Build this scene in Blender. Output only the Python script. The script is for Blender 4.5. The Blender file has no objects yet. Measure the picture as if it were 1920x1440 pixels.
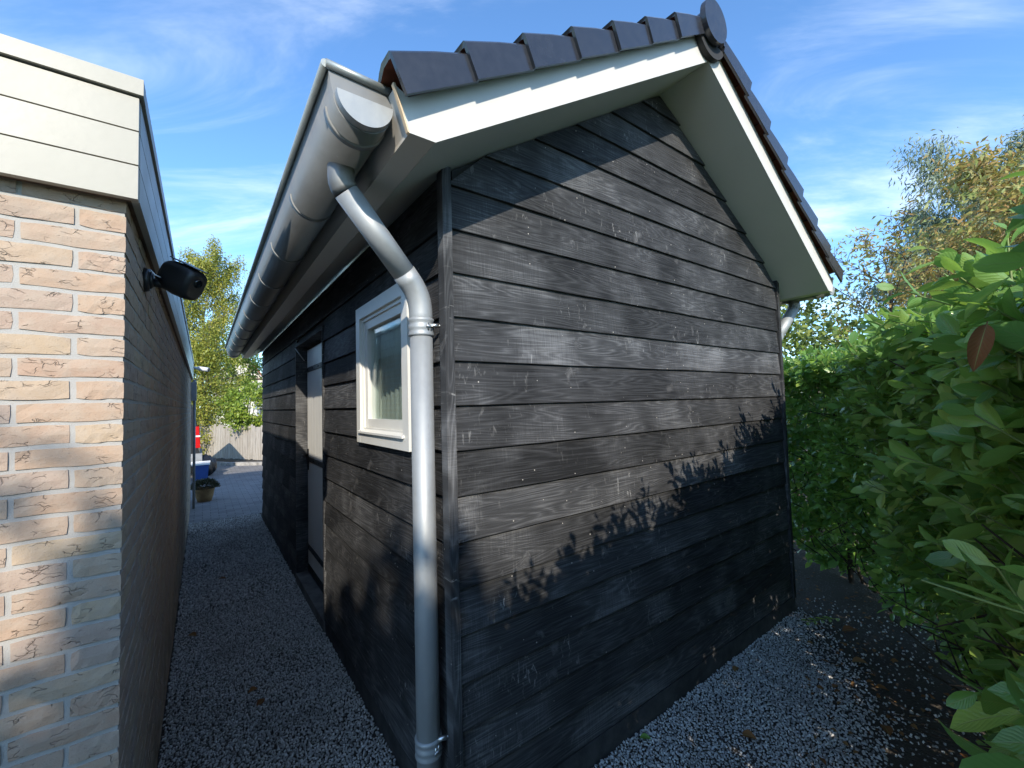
import bpy, bmesh, math, random
import numpy as np
from mathutils import Vector, Matrix, Euler

random.seed(7)
rng = np.random.default_rng(11)
scene = bpy.context.scene
C = scene.collection
R = math.radians

# ---------------------------------------------------------------- camera
F_PX, YAW, PITCH, ROLL, EYE = 788.58, 0.634266, 0.0444132, -0.0273273, 1.65
ax_f = Vector((math.sin(YAW) * math.cos(PITCH), math.cos(YAW) * math.cos(PITCH), math.sin(PITCH)))
ax_r0 = Vector((math.cos(YAW), -math.sin(YAW), 0))
ax_u0 = ax_r0.cross(ax_f)
ax_r = math.cos(ROLL) * ax_r0 + math.sin(ROLL) * ax_u0
ax_u = -math.sin(ROLL) * ax_r0 + math.cos(ROLL) * ax_u0
cam_d = bpy.data.cameras.new('camera')
cam = bpy.data.objects.new('camera', cam_d)
C.objects.link(cam)
cam_d.sensor_width = 36
cam_d.lens = F_PX / 1920 * 36
cam_d.clip_start, cam_d.clip_end = 0.02, 2000
rot = Matrix((ax_r, ax_u, -ax_f)).transposed()
cam.matrix_world = Matrix.Translation((0, 0, EYE)) @ rot.to_4x4()
scene.camera = cam
scene.render.resolution_x, scene.render.resolution_y = 1024, 768

# ---------------------------------------------------------------- node helper
class G:
    def __init__(s, tree):
        s.t = tree
        tree.nodes.clear()
    def n(s, typ, ins=None, **props):
        nd = s.t.nodes.new(typ)
        for k, v in props.items():
            setattr(nd, k, v)
        for k, v in (ins or {}).items():
            if isinstance(v, bpy.types.NodeSocket):
                s.t.links.new(v, nd.inputs[k])
            else:
                nd.inputs[k].default_value = v
        return nd
    def m(s, op, a, b=0.0, c=0.0, clamp=False):
        return s.n('ShaderNodeMath', {0: a, 1: b, 2: c}, operation=op, use_clamp=clamp).outputs[0]
    def vm(s, op, a, b=(0, 0, 0)):
        return s.n('ShaderNodeVectorMath', {0: a, 1: b}, operation=op).outputs[0]
    def mix(s, f, a, b, blend='MIX'):
        def c4(v):
            return v if isinstance(v, bpy.types.NodeSocket) else ((*v, 1) if len(v) == 3 else v)
        nd = s.n('ShaderNodeMix', {0: f, 6: c4(a), 7: c4(b)}, data_type='RGBA', blend_type=blend)
        return nd.outputs[2]
    def ramp(s, f, stops, interp='LINEAR'):
        nd = s.n('ShaderNodeValToRGB', {0: f})
        cr = nd.color_ramp
        cr.interpolation = interp
        while len(cr.elements) < len(stops):
            cr.elements.new(0.5)
        for e, (p, c) in zip(cr.elements, stops):
            e.position = p
            e.color = (*c, 1) if not isinstance(c, float) else (c, c, c, 1)
        return nd.outputs[0]
    def rng(s, v, a, b, c=0.0, d=1.0, smooth=True):
        return s.n('ShaderNodeMapRange', {0: v, 1: a, 2: b, 3: c, 4: d},
                   interpolation_type='SMOOTHSTEP' if smooth else 'LINEAR').outputs[0]
    def noise(s, vec, scale=1.0, detail=2.0, rough=0.5, dist=0.0):
        return s.n('ShaderNodeTexNoise', {'Vector': vec, 'Scale': scale, 'Detail': detail,
                                          'Roughness': rough, 'Distortion': dist}).outputs[0]
    def bump(s, h, strength=0.3, dist=0.01, normal=None):
        ins = {'Height': h, 'Strength': strength, 'Distance': dist}
        if normal is not None:
            ins['Normal'] = normal
        return s.n('ShaderNodeBump', ins).outputs[0]

# ---------------------------------------------------------------- sky, sun, exposure
SUN = Vector((-0.46, -1.0, 0.63)).normalized()      # towards the sun
sun_el = math.asin(SUN.z)
world = bpy.data.worlds.new('World')
scene.world = world
world.use_nodes = True
g = G(world.node_tree)
sky = g.n('ShaderNodeTexSky', sky_type='NISHITA', sun_disc=False, sun_elevation=sun_el,
          sun_rotation=math.atan2(SUN.x, SUN.y), altitude=0, air_density=1.0, dust_density=0.25, ozone_density=3.0)
tc = g.n('ShaderNodeTexCoord').outputs['Generated']
sp = g.n('ShaderNodeSeparateXYZ', {0: tc}).outputs
zz = g.m('MAXIMUM', sp[2], 0.05)
cu, cv = g.m('DIVIDE', sp[0], g.m('ADD', zz, 0.12)), g.m('DIVIDE', sp[1], g.m('ADD', zz, 0.12))
# streaks of cirrus drift along one direction of the cloud plane
al = g.m('ADD', g.m('MULTIPLY', cu, 0.80), g.m('MULTIPLY', cv, -0.60))
ac = g.m('ADD', g.m('MULTIPLY', cu, 0.60), g.m('MULTIPLY', cv, 0.80))
cvec = g.n('ShaderNodeCombineXYZ', {0: g.m('MULTIPLY', al, 0.55), 1: g.m('MULTIPLY', ac, 1.7), 2: 3.7}).outputs[0]
c1 = g.noise(cvec, 1.3, 7.0, 0.62, 0.6)
c2 = g.noise(g.n('ShaderNodeCombineXYZ', {0: cu, 1: cv, 2: 9.1}).outputs[0], 0.75, 3.0, 0.5, 0.3)
cl = g.m('MULTIPLY', g.rng(c1, 0.42, 0.76), g.rng(c2, 0.36, 0.60))
hor = g.rng(sp[2], 0.0, 0.35, 1.0, 0.0)
cl = g.m('ADD', g.m('MULTIPLY', cl, 0.60), g.m('MULTIPLY', hor, 0.05), clamp=True)
skyc = g.mix(1.0, sky.outputs[0], (0.57, 0.76, 0.89), 'MULTIPLY')
cloudc = g.mix(cl, skyc, (4.4, 4.7, 5.1))
bg = g.n('ShaderNodeBackground', {'Color': cloudc, 'Strength': 0.15})
g.t.links.new(bg.outputs[0], g.n('ShaderNodeOutputWorld').inputs[0])

sl = bpy.data.lights.new('sun', 'SUN')
sl.energy, sl.angle, sl.color = 2.2, R(0.53), (1.0, 0.92, 0.80)
sun = bpy.data.objects.new('sun', sl)
C.objects.link(sun)
sun.rotation_euler = SUN.to_track_quat('Z', 'Y').to_euler()
sun.location = SUN * 40
vs = scene.view_settings
vs.view_transform, vs.look, vs.gamma, vs.use_curve_mapping = 'Standard', 'None', 1.0, False
vs.exposure = 1.38
scene.render.engine = 'CYCLES'
scene.cycles.use_denoising = True
scene.cycles.max_bounces = 6
scene.cycles.transparent_max_bounces = 8
scene.cycles.caustics_reflective = scene.cycles.caustics_refractive = False
scene.cycles.sample_clamp_indirect = 6

# ---------------------------------------------------------------- object helpers
def empty(name, loc, label=None, cat=None, group=None):
    o = bpy.data.objects.new(name, None)
    C.objects.link(o)
    o.location = loc
    o.empty_display_size = 0.1
    tag(o, label, cat, group)
    return o

def tag(o, label=None, cat=None, group=None, kind=None):
    if label: o['label'] = label
    if cat: o['category'] = cat
    if group: o['group'] = group
    if kind: o['kind'] = kind
    return o

def world_loc(o):
    v = Vector((0, 0, 0))
    m = Matrix.Identity(4)
    while o is not None:
        m = o.matrix_parent_inverse @ Matrix.LocRotScale(o.location, o.rotation_euler, o.scale) @ m if o.parent else Matrix.LocRotScale(o.location, o.rotation_euler, o.scale) @ m
        o = o.parent
    return m

def put(o, parent):
    """parent o, keeping where it was built in the world"""
    if parent is not None:
        o.parent = parent
        o.matrix_parent_inverse = world_loc(parent).inverted()
    return o

def link(name, me, mat=None, parent=None, mw=None):
    o = bpy.data.objects.new(name, me)
    C.objects.link(o)
    if mat is not None and not me.materials:
        for mm in (mat if isinstance(mat, (list, tuple)) else [mat]):
            me.materials.append(mm)
    if mw is not None:
        loc, q, s = mw.decompose()
        o.location, o.rotation_euler, o.scale = loc, q.to_euler(), s
    put(o, parent)
    return o

def mesh_np(name, V, F, uv=None, smooth=False):
    """V (n,3), F (m,k) int, uv (m*k,2)"""
    V = np.asarray(V, np.float32); F = np.asarray(F, np.int32)
    me = bpy.data.meshes.new(name)
    me.vertices.add(len(V)); me.vertices.foreach_set('co', V.ravel())
    me.loops.add(F.size); me.loops.foreach_set('vertex_index', F.ravel())
    me.polygons.add(len(F))
    k = F.shape[1]
    me.polygons.foreach_set('loop_start', np.arange(0, F.size, k, dtype=np.int32))
    me.polygons.foreach_set('loop_total', np.full(len(F), k, np.int32))
    if smooth:
        me.polygons.foreach_set('use_smooth', np.ones(len(F), bool))
    if uv is not None:
        l = me.uv_layers.new(name='UVMap')
        l.data.foreach_set('uv', np.asarray(uv, np.float32).ravel())
    me.update(calc_edges=True)
    me.validate()
    return me

class B:
    """collects simple solids into one mesh"""
    def __init__(s): s.bm = bmesh.new(); s.mi = 0
    def poly(s, vs, fs, smooth=False):
        v = [s.bm.verts.new(p) for p in vs]
        for f in fs:
            try:
                fc = s.bm.faces.new([v[i] for i in f]); fc.smooth = smooth; fc.material_index = s.mi
            except ValueError:
                pass
        return v
    def box(s, a, b):
        (x0, y0, z0), (x1, y1, z1) = a, b
        s.poly([(x0, y0, z0), (x1, y0, z0), (x1, y1, z0), (x0, y1, z0), (x0, y0, z1), (x1, y0, z1), (x1, y1, z1), (x0, y1, z1)],
               [(0, 3, 2, 1), (4, 5, 6, 7), (0, 1, 5, 4), (1, 2, 6, 5), (2, 3, 7, 6), (3, 0, 4, 7)])
        return s
    def prism(s, pts, a, b, axis='y'):
        """pts: polygon in the two other axes, swept from a to b along axis"""
        def mk(p, t):
            return {'y': (p[0], t, p[1]), 'x': (t, p[0], p[1]), 'z': (p[0], p[1], t)}[axis]
        n = len(pts)
        vs = [mk(p, a) for p in pts] + [mk(p, b) for p in pts]
        fs = [tuple(range(n)), tuple(range(2 * n - 1, n - 1, -1))] + [(i, i + n, (i + 1) % n + n, (i + 1) % n) for i in range(n)]
        s.poly(vs, fs)
        return s
    def tube(s, path, rad, seg=16, caps=True, smooth=True):
        path = [Vector(p) for p in path]
        rad = [float(q) for q in rad] if isinstance(rad, (list, tuple)) else [rad] * len(path)
        rings = []
        t0 = (path[1] - path[0]).normalized()
        up = Vector((0, 0, 1)) if abs(t0.z) < 0.9 else Vector((1, 0, 0))
        nrm = t0.cross(up).normalized()
        for i, p in enumerate(path):
            if i == 0: t = path[1] - path[0]
            elif i == len(path) - 1: t = path[-1] - path[-2]
            else: t = (path[i + 1] - path[i]).normalized() + (path[i] - path[i - 1]).normalized()
            t.normalize()
            nrm = (nrm - t * nrm.dot(t)).normalized()
            bn = t.cross(nrm)
            rings.append([s.bm.verts.new(p + rad[i] * (math.cos(a) * nrm + math.sin(a) * bn))
                          for a in (2 * math.pi * k / seg for k in range(seg))])
        for r0, r1 in zip(rings, rings[1:]):
            for k in range(seg):
                f = s.bm.faces.new((r0[k], r0[(k + 1) % seg], r1[(k + 1) % seg], r1[k]))
                f.smooth = smooth; f.material_index = s.mi
        if caps:
            for r in (rings[0][::-1], rings[-1]):
                s.bm.faces.new(r).material_index = s.mi
        return s
    def lathe(s, prof, seg=24, c=(0, 0, 0), smooth=True):
        rings = [[s.bm.verts.new((c[0] + r * math.cos(2 * math.pi * k / seg), c[1] + r * math.sin(2 * math.pi * k / seg), c[2] + z))
                  for k in range(seg)] for r, z in prof]
        for r0, r1 in zip(rings, rings[1:]):
            for k in range(seg):
                f = s.bm.faces.new((r0[k], r0[(k + 1) % seg], r1[(k + 1) % seg], r1[k]))
                f.smooth = smooth; f.material_index = s.mi
        s.bm.faces.new(rings[0][::-1]).material_index = s.mi
        s.bm.faces.new(rings[-1]).material_index = s.mi
        return s
    def bevel(s, w, seg=2, ang=30):
        es = [e for e in s.bm.edges if len(e.link_faces) == 2 and e.calc_face_angle(0) > R(ang)]
        bmesh.ops.bevel(s.bm, geom=es, offset=w, segments=seg, profile=0.5, affect='EDGES')
        return s
    def me(s, name='mesh'):
        bmesh.ops.recalc_face_normals(s.bm, faces=s.bm.faces)
        m = bpy.data.meshes.new(name)
        s.bm.to_mesh(m); s.bm.free()
        return m
    def build(s, name, mat, parent=None, mw=None):
        return link(name, s.me(name), mat, parent, mw)

# ---------------------------------------------------------------- materials
def new_mat(name):
    m = bpy.data.materials.new(name)
    m.use_nodes = True
    return m, G(m.node_tree)

def finish(g, bsdf):
    g.t.links.new(bsdf.outputs[0] if hasattr(bsdf, 'outputs') else bsdf, g.n('ShaderNodeOutputMaterial').inputs[0])

def principled(g, **k):
    names = {'base': 'Base Color', 'rough': 'Roughness', 'metal': 'Metallic', 'normal': 'Normal', 'spec': 'Specular IOR Level',
             'coat': 'Coat Weight', 'coat_rough': 'Coat Roughness', 'trans': 'Transmission Weight', 'ior': 'IOR', 'sheen': 'Sheen Weight'}
    ins = {}
    for a, v in k.items():
        if a == 'base' and not isinstance(v, bpy.types.NodeSocket) and len(v) == 3: v = (*v, 1)
        ins[names[a]] = v
    return g.n('ShaderNodeBsdfPrincipled', ins)

def obj_vec(g, amount=37.0):
    tc = g.n('ShaderNodeTexCoord').outputs['Object']
    oi = g.n('ShaderNodeObjectInfo').outputs['Random']
    k = g.m('MULTIPLY', oi, amount)
    off = g.n('ShaderNodeCombineXYZ', {0: k, 1: g.m('MULTIPLY', k, 0.37), 2: g.m('MULTIPLY', k, 1.71)}).outputs[0]
    return g.vm('ADD', tc, off), oi, tc

def plain(name, col, rough=0.6, metal=0.0, var=0.12, scale=9.0, bump=0.05, spec=0.5, dirt=0.0, coat=0.0):
    """painted or moulded surface with slight unevenness, dust and fine relief"""
    m, g = new_mat(name)
    v, oi, tc = obj_vec(g)
    n1 = g.noise(v, scale, 5.0, 0.6)
    n2 = g.noise(v, scale * 14, 2.0)
    lo = tuple(c * (1 - var) for c in col); hi = tuple(min(1, c * (1 + var)) for c in col)
    base = g.mix(g.rng(n1, 0.3, 0.7), lo, hi)
    if dirt:
        d = g.rng(g.noise(v, scale * 2.3, 6.0, 0.7), 0.52, 0.8)
        base = g.mix(g.m('MULTIPLY', d, dirt), base, (0.12, 0.11, 0.085))
    r = g.m('ADD', g.m('MULTIPLY', g.m('SUBTRACT', n1, 0.5), 0.3), rough, clamp=True)
    finish(g, principled(g, base=base, rough=r, metal=metal, spec=spec, coat=coat, normal=g.bump(n2, bump, 0.004)))
    return m

def mat_wood():
    m, g = new_mat('black stained wood')
    v, oi, tc = obj_vec(g)
    q1 = g.vm('MULTIPLY', v, (0.8, 1.0, 11.0))
    n1 = g.noise(q1, 1.1, 2.0, 0.45, 0.25)
    warp = g.noise(v, 9.0, 2.0)
    kv = g.vm('ADD', g.vm('MULTIPLY', v, (4.0, 1.0, 4.6)), g.n('ShaderNodeCombineXYZ', {0: warp, 2: warp}).outputs[0])
    vo = g.n('ShaderNodeTexVoronoi', {'Vector': kv, 'Scale': 1.0, 'Randomness': 1.0}, feature='F1', voronoi_dimensions='3D')
    d = vo.outputs['Distance']
    kn = g.rng(d, 0.03, 0.17, 1.0, 0.0)
    core = g.rng(d, 0.03, 0.06, 1.0, 0.0)
    field = g.m('ADD', g.m('MULTIPLY', n1, 19.0), g.m('MULTIPLY', kn, 3.2))
    ring = g.m('MULTIPLY', g.m('PINGPONG', field, 0.5), 2.0)
    ring = g.m('POWER', ring, 1.6)
    fine = g.noise(g.vm('MULTIPLY', v, (7.0, 1.0, 210.0)), 1.0, 3.0, 0.6)
    saw = g.noise(g.vm('MULTIPLY', v, (330.0, 1.0, 9.0)), 1.0, 2.0, 0.6)
    sawm = g.rng(g.noise(v, 2.6, 2.0), 0.45, 0.62)
    scv = g.vm('MULTIPLY', v, (46.0, 1.0, 15.0))
    scuff = g.m('MULTIPLY', g.rng(g.noise(scv, 1.0, 4.0, 0.65, 1.2), 0.57, 0.72), g.rng(g.noise(v, 4.0, 3.0), 0.49, 0.66))
    blotch = g.noise(v, 1.8, 4.0, 0.6)
    spk = g.n('ShaderNodeTexVoronoi', {'Vector': v, 'Scale': 30.0}, feature='F1')
    speck = g.m('MULTIPLY', g.rng(spk.outputs['Distance'], 0.06, 0.11, 1.0, 0.0),
                g.m('GREATER_THAN', g.n('ShaderNodeSeparateColor', {0: spk.outputs['Color']}).outputs[0], 0.86))
    val = g.m('ADD', g.m('MULTIPLY', fine, 0.42), g.m('MULTIPLY', ring, 0.16))
    val = g.m('ADD', val, g.m('MULTIPLY', g.m('MULTIPLY', saw, sawm), 0.30))
    val = g.m('ADD', val, g.m('MULTIPLY', g.m('SUBTRACT', blotch, 0.5), 0.50))
    val = g.m('ADD', val, g.m('MULTIPLY', g.m('SUBTRACT', oi, 0.5), 0.20))
    col = g.ramp(val, [(0.12, (0.011, 0.0110, 0.0113)), (0.40, (0.050, 0.0500, 0.0510)), (0.75, (0.185, 0.184, 0.184))])
    col = g.mix(g.m('MULTIPLY', scuff, g.rng(oi, 0.1, 0.9, 0.25, 0.85)), col, (0.36, 0.35, 0.33))
    col = g.mix(g.m('MULTIPLY', kn, 0.42), col, (0.17, 0.165, 0.16))
    col = g.mix(g.m('MULTIPLY', core, 0.55), col, (0.030, 0.024, 0.020))
    col = g.mix(g.m('MULTIPLY', speck, 0.85), col, (0.50, 0.46, 0.40))
    h = g.m('ADD', g.m('MULTIPLY', ring, 0.30), g.m('ADD', g.m('MULTIPLY', fine, 0.8), g.m('MULTIPLY', g.m('MULTIPLY', saw, sawm), 0.5)))
    h = g.m('ADD', h, g.m('MULTIPLY', kn, 0.5))
    finish(g, principled(g, base=col, rough=g.rng(val, 0.1, 0.8, 0.78, 0.60), spec=0.28, normal=g.bump(h, 0.8, 0.0026)))
    return m

def mat_brick():
    m, g = new_mat('hand moulded brick')
    v, oi, tc = obj_vec(g)
    isl = g.n('ShaderNodeNewGeometry').outputs['Random Per Island']
    r = g.m('FRACT', g.m('ADD', g.m('MULTIPLY', oi, 3.0), isl))
    base = g.ramp(r, [(0.0, (0.44, 0.300, 0.215)), (0.18, (0.46, 0.325, 0.225)), (0.36, (0.41, 0.295, 0.230)), (0.55, (0.48, 0.360, 0.235)),
                      (0.75, (0.44, 0.325, 0.240)), (0.9, (0.40, 0.305, 0.245)), (1.0, (0.45, 0.310, 0.215))])
    vv = g.vm('ADD', v, g.n('ShaderNodeCombineXYZ', {0: g.m('MULTIPLY', isl, 31.0), 1: g.m('MULTIPLY', isl, 17.0)}).outputs[0])
    n = g.noise(vv, 26.0, 5.0, 0.65)
    col = g.mix(g.m('MULTIPLY', g.rng(n, 0.35, 0.72), 0.6), base, (0.48, 0.39, 0.30))
    blot = g.rng(g.noise(vv, 13.0, 3.0), 0.52, 0.74)
    col = g.mix(g.m('MULTIPLY', blot, 0.25), col, (0.27, 0.21, 0.175))
    st = g.vm('MULTIPLY', vv, (1.0, 1.0, 2.6))
    wv = g.vm('ADD', st, g.vm('MULTIPLY', g.n('ShaderNodeTexNoise', {'Vector': vv, 'Scale': 30.0, 'Detail': 3.0}).outputs[1], (0.05, 0.05, 0.09)))
    ed = g.n('ShaderNodeTexVoronoi', {'Vector': wv, 'Scale': 22.0}, feature='DISTANCE_TO_EDGE').outputs[0]
    crack = g.m('MULTIPLY', g.rng(ed, 0.0, 0.045, 1.0, 0.0), g.rng(g.noise(vv, 24.0, 2.0), 0.52, 0.62))
    col = g.mix(g.m('MULTIPLY', crack, 0.42), col, (0.19, 0.135, 0.10))
    grit = g.noise(vv, 330.0, 2.0)
    col = g.mix(g.m('MULTIPLY', g.rng(grit, 0.6, 0.75), 0.35), col, (0.16, 0.12, 0.10))
    wp = g.n('ShaderNodeSeparateXYZ', {0: g.n('ShaderNodeNewGeometry').outputs['Position']}).outputs[2]
    alg = g.m('MULTIPLY', g.rng(wp, 0.05, 0.85, 1.0, 0.0), g.rng(g.noise(tc, 5.0, 4.0), 0.35, 0.65))
    col = g.mix(g.m('MULTIPLY', alg, 0.5), col, (0.13, 0.13, 0.085))
    h = g.m('SUBTRACT', g.m('ADD', g.m('MULTIPLY', n, 0.9), g.m('MULTIPLY', grit, 0.22)), g.m('MULTIPLY', crack, 0.9))
    finish(g, principled(g, base=col, rough=0.86, spec=0.25, normal=g.bump(h, 0.8, 0.004)))
    return m

def mat_mortar():
    m, g = new_mat('mortar')
    tc = g.n('ShaderNodeTexCoord').outputs['Object']
    n = g.noise(tc, 40.0, 4.0); n2 = g.noise(tc, 420.0, 2.0)
    col = g.mix(n, (0.38, 0.36, 0.33), (0.48, 0.46, 0.42))
    wp = g.n('ShaderNodeSeparateXYZ', {0: tc}).outputs[2]
    alg = g.m('MULTIPLY', g.rng(wp, 0.0, 0.7, 1.0, 0.0), g.rng(g.noise(tc, 6.0, 4.0), 0.4, 0.65))
    col = g.mix(g.m('MULTIPLY', alg, 0.5), col, (0.15, 0.15, 0.10))
    finish(g, principled(g, base=col, rough=0.92, spec=0.2, normal=g.bump(n2, 0.5, 0.002)))
    return m

def mat_zinc(name, col=(0.46, 0.48, 0.50), rough=0.42, metal=0.85):
    m, g = new_mat(name)
    v, oi, tc = obj_vec(g)
    n = g.noise(v, 7.0, 5.0, 0.6)
    sp_ = g.n('ShaderNodeTexVoronoi', {'Vector': v, 'Scale': 85.0}, feature='F1').outputs['Color']
    sv = g.n('ShaderNodeSeparateColor', {0: sp_}).outputs[0]
    streak = g.noise(g.vm('MULTIPLY', v, (60.0, 60.0, 2.5)), 1.0, 3.0)
    f = g.m('ADD', g.m('MULTIPLY', n, 0.55), g.m('ADD', g.m('MULTIPLY', sv, 0.10), g.m('MULTIPLY', streak, 0.28)))
    c = g.mix(f, tuple(x * 0.82 for x in col), tuple(min(1, x * 1.2) for x in col))
    ox = g.rng(g.noise(v, 30.0, 5.0, 0.7), 0.62, 0.8)
    c = g.mix(g.m('MULTIPLY', ox, 0.3), c, (0.46, 0.49, 0.48))
    finish(g, principled(g, base=c, rough=g.rng(f, 0.2, 0.8, rough - 0.1, rough + 0.14), metal=metal,
                         normal=g.bump(g.noise(v, 26.0, 2.0), 0.10, 0.004)))
    return m

def mat_tile():
    m, g = new_mat('engobed roof tile')
    v, oi, tc = obj_vec(g)
    n = g.noise(v, 30.0, 4.0)
    geo = g.n('ShaderNodeNewGeometry')
    c = g.mix(n, (0.022, 0.023, 0.028), (0.038, 0.040, 0.047))
    finish(g, principled(g, base=c, rough=g.rng(n, 0.3, 0.7, 0.16, 0.26), spec=0.6, normal=g.bump(g.noise(v, 60.0, 2.0), 0.03, 0.002)))
    return m

def mat_gravel():
    m, g = new_mat('crushed grey stone')
    isl = g.n('ShaderNodeNewGeometry').outputs['Random Per Island']
    tc = g.n('ShaderNodeTexCoord').outputs['Object']
    c = g.ramp(isl, [(0.0, (0.25, 0.240, 0.220)), (0.35, (0.48, 0.465, 0.435)), (0.7, (0.63, 0.61, 0.57)), (0.93, (0.72, 0.695, 0.65)), (1.0, (0.82, 0.80, 0.76))])
    big = g.noise(tc, 2.2, 3.0)
    c = g.mix(g.m('MULTIPLY', g.rng(big, 0.5, 0.75), 0.35), c, (0.17, 0.15, 0.13))
    finish(g, principled(g, base=c, rough=0.8, spec=0.35, normal=g.bump(g.noise(tc, 500.0, 2.0), 0.4, 0.001)))
    return m

def mat_soil():
    m, g = new_mat('soil and grit')
    tc = g.n('ShaderNodeTexCoord').outputs['Object']
    n = g.noise(tc, 3.0, 6.0, 0.65); n2 = g.noise(tc, 60.0, 4.0, 0.7)
    vo = g.n('ShaderNodeTexVoronoi', {'Vector': tc, 'Scale': 75.0}, feature='F1')
    c = g.mix(n, (0.045, 0.038, 0.031), (0.10, 0.083, 0.066))
    vs_ = g.n('ShaderNodeSeparateColor', {0: vo.outputs['Color']}).outputs[0]
    c = g.mix(g.m('MULTIPLY', g.m('GREATER_THAN', vs_, 0.8), g.rng(vo.outputs['Distance'], 0.2, 0.42, 1.0, 0.0)), c, (0.20, 0.20, 0.20))
    finish(g, principled(g, base=c, rough=0.95, spec=0.2, normal=g.bump(g.m('ADD', n2, g.m('MULTIPLY', vo.outputs['Distance'], -0.5)), 0.9, 0.012)))
    return m

def mat_pavers():
    m, g = new_mat('grey clinker paving')
    tc = g.n('ShaderNodeTexCoord').outputs['Object']
    bt = g.n('ShaderNodeTexBrick', {'Vector': tc, 'Color1': (0.17, 0.165, 0.165, 1), 'Color2': (0.25, 0.24, 0.235, 1), 'Mortar': (0.06, 0.055, 0.05, 1),
                                    'Scale': 1.0, 'Mortar Size': 0.005, 'Mortar Smooth': 0.4, 'Brick Width': 0.21, 'Row Height': 0.105})
    n = g.noise(tc, 1.4, 5.0); n2 = g.noise(tc, 70.0, 3.0)
    c = g.mix(g.m('MULTIPLY', g.rng(n, 0.35, 0.7), 0.5), bt.outputs[0], (0.24, 0.23, 0.215))
    h = g.m('ADD', g.m('MULTIPLY', bt.outputs[1], -1.0), g.m('MULTIPLY', n2, 0.3))
    finish(g, principled(g, base=c, rough=0.85, spec=0.3, normal=g.bump(h, 0.6, 0.006)))
    return m

def mat_concrete(name='concrete', col=(0.16, 0.155, 0.145)):
    m, g = new_mat(name)
    tc = g.n('ShaderNodeTexCoord').outputs['Object']
    n = g.noise(tc, 6.0, 6.0, 0.65); n2 = g.noise(tc, 120.0, 3.0)
    c = g.mix(g.rng(n, 0.3, 0.7), tuple(x * 0.6 for x in col), tuple(x * 1.3 for x in col))
    finish(g, principled(g, base=c, rough=0.9, spec=0.25, normal=g.bump(g.m('ADD', n, n2), 0.5, 0.004)))
    return m

def mat_leaf(name, stops, trans, rough=0.45, tw=0.35, spec=0.5, veins=True, brown=0.0):
    """thin leaf: glossy upper side, light shining through; colour differs leaf by leaf"""
    m, g = new_mat(name)
    geo = g.n('ShaderNodeNewGeometry')
    oi = g.n('ShaderNodeObjectInfo').outputs['Random']
    r = g.m('FRACT', g.m('ADD', geo.outputs['Random Per Island'], g.m('MULTIPLY', oi, 7.0)))
    c = g.ramp(r, stops)
    normal = None
    if veins:
        uv = g.n('ShaderNodeSeparateXYZ', {0: g.n('ShaderNodeUVMap', uv_map='UVMap').outputs[0]}).outputs
        a = g.m('ABSOLUTE', g.m('SUBTRACT', uv[0], 0.5))
        rib = g.rng(a, 0.008, 0.035, 1.0, 0.0)
        side = g.m('PINGPONG', g.m('MULTIPLY', g.m('SUBTRACT', uv[1], g.m('MULTIPLY', a, 0.55)), 11.0), 0.5)
        vein = g.rng(side, 0.0, 0.10, 1.0, 0.0)
        tc = g.n('ShaderNodeTexCoord').outputs['Object']
        mot = g.noise(tc, 45.0, 3.0)
        c = g.mix(g.m('MULTIPLY', g.rng(mot, 0.35, 0.7), 0.3), c, tuple(x * 1.7 for x in stops[0][1]))
        c = g.mix(g.m('MULTIPLY', vein, 0.22), c, (0.16, 0.24, 0.07))
        c = g.mix(g.m('MULTIPLY', rib, 0.75), c, (0.30, 0.36, 0.12))
        h = g.m('SUBTRACT', g.m('MULTIPLY', g.m('POWER', g.m('MULTIPLY', side, 2.0), 0.5), 1.0), g.m('MULTIPLY', rib, 1.0))
        normal = g.bump(h, 0.35, 0.0015)
    back = g.mix(0.55, c, tuple(min(1, x * 1.5 + 0.02) for x in stops[0][1]))
    cc = g.mix(geo.outputs['Backfacing'], c, back)
    k = dict(base=cc, rough=g.m('ADD', g.m('MULTIPLY', geo.outputs['Backfacing'], 0.25), rough), spec=spec)
    if normal is not None: k['normal'] = normal
    p = principled(g, **k)
    t = g.n('ShaderNodeBsdfTranslucent', {'Color': g.mix(0.45, c, trans)})
    if tw <= 0:
        finish(g, p)
    else:
        finish(g, g.n('ShaderNodeMixShader', {0: tw, 1: p.outputs[0], 2: t.outputs[0]}))
    return m

def mat_bark(name, a, b):
    m, g = new_mat(name)
    v, oi, tc = obj_vec(g)
    n = g.noise(g.vm('MULTIPLY', v, (18, 18, 5)), 1.0, 5.0, 0.65)
    finish(g, principled(g, base=g.mix(g.rng(n, 0.35, 0.65), a, b), rough=0.9, spec=0.2, normal=g.bump(n, 0.7, 0.01)))
    return m

def mat_glass():
    m, g = new_mat('window glass')
    fc = g.n('ShaderNodeLayerWeight', {'Blend': 0.5}).outputs['Facing']
    fr = g.m('ADD', g.m('MULTIPLY', g.m('POWER', fc, 5.0), 0.95), 0.04)
    gl = g.n('ShaderNodeBsdfGlossy', {'Color': (0.95, 0.98, 0.97, 1), 'Roughness': 0.005})
    tr = g.n('ShaderNodeBsdfTransparent', {'Color': (0.93, 0.96, 0.95, 1)})
    f2 = g.m('MULTIPLY', fr, 1.0, clamp=True)
    finish(g, g.n('ShaderNodeMixShader', {0: f2, 1: tr.outputs[0], 2: gl.outputs[0]}))
    return m

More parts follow.
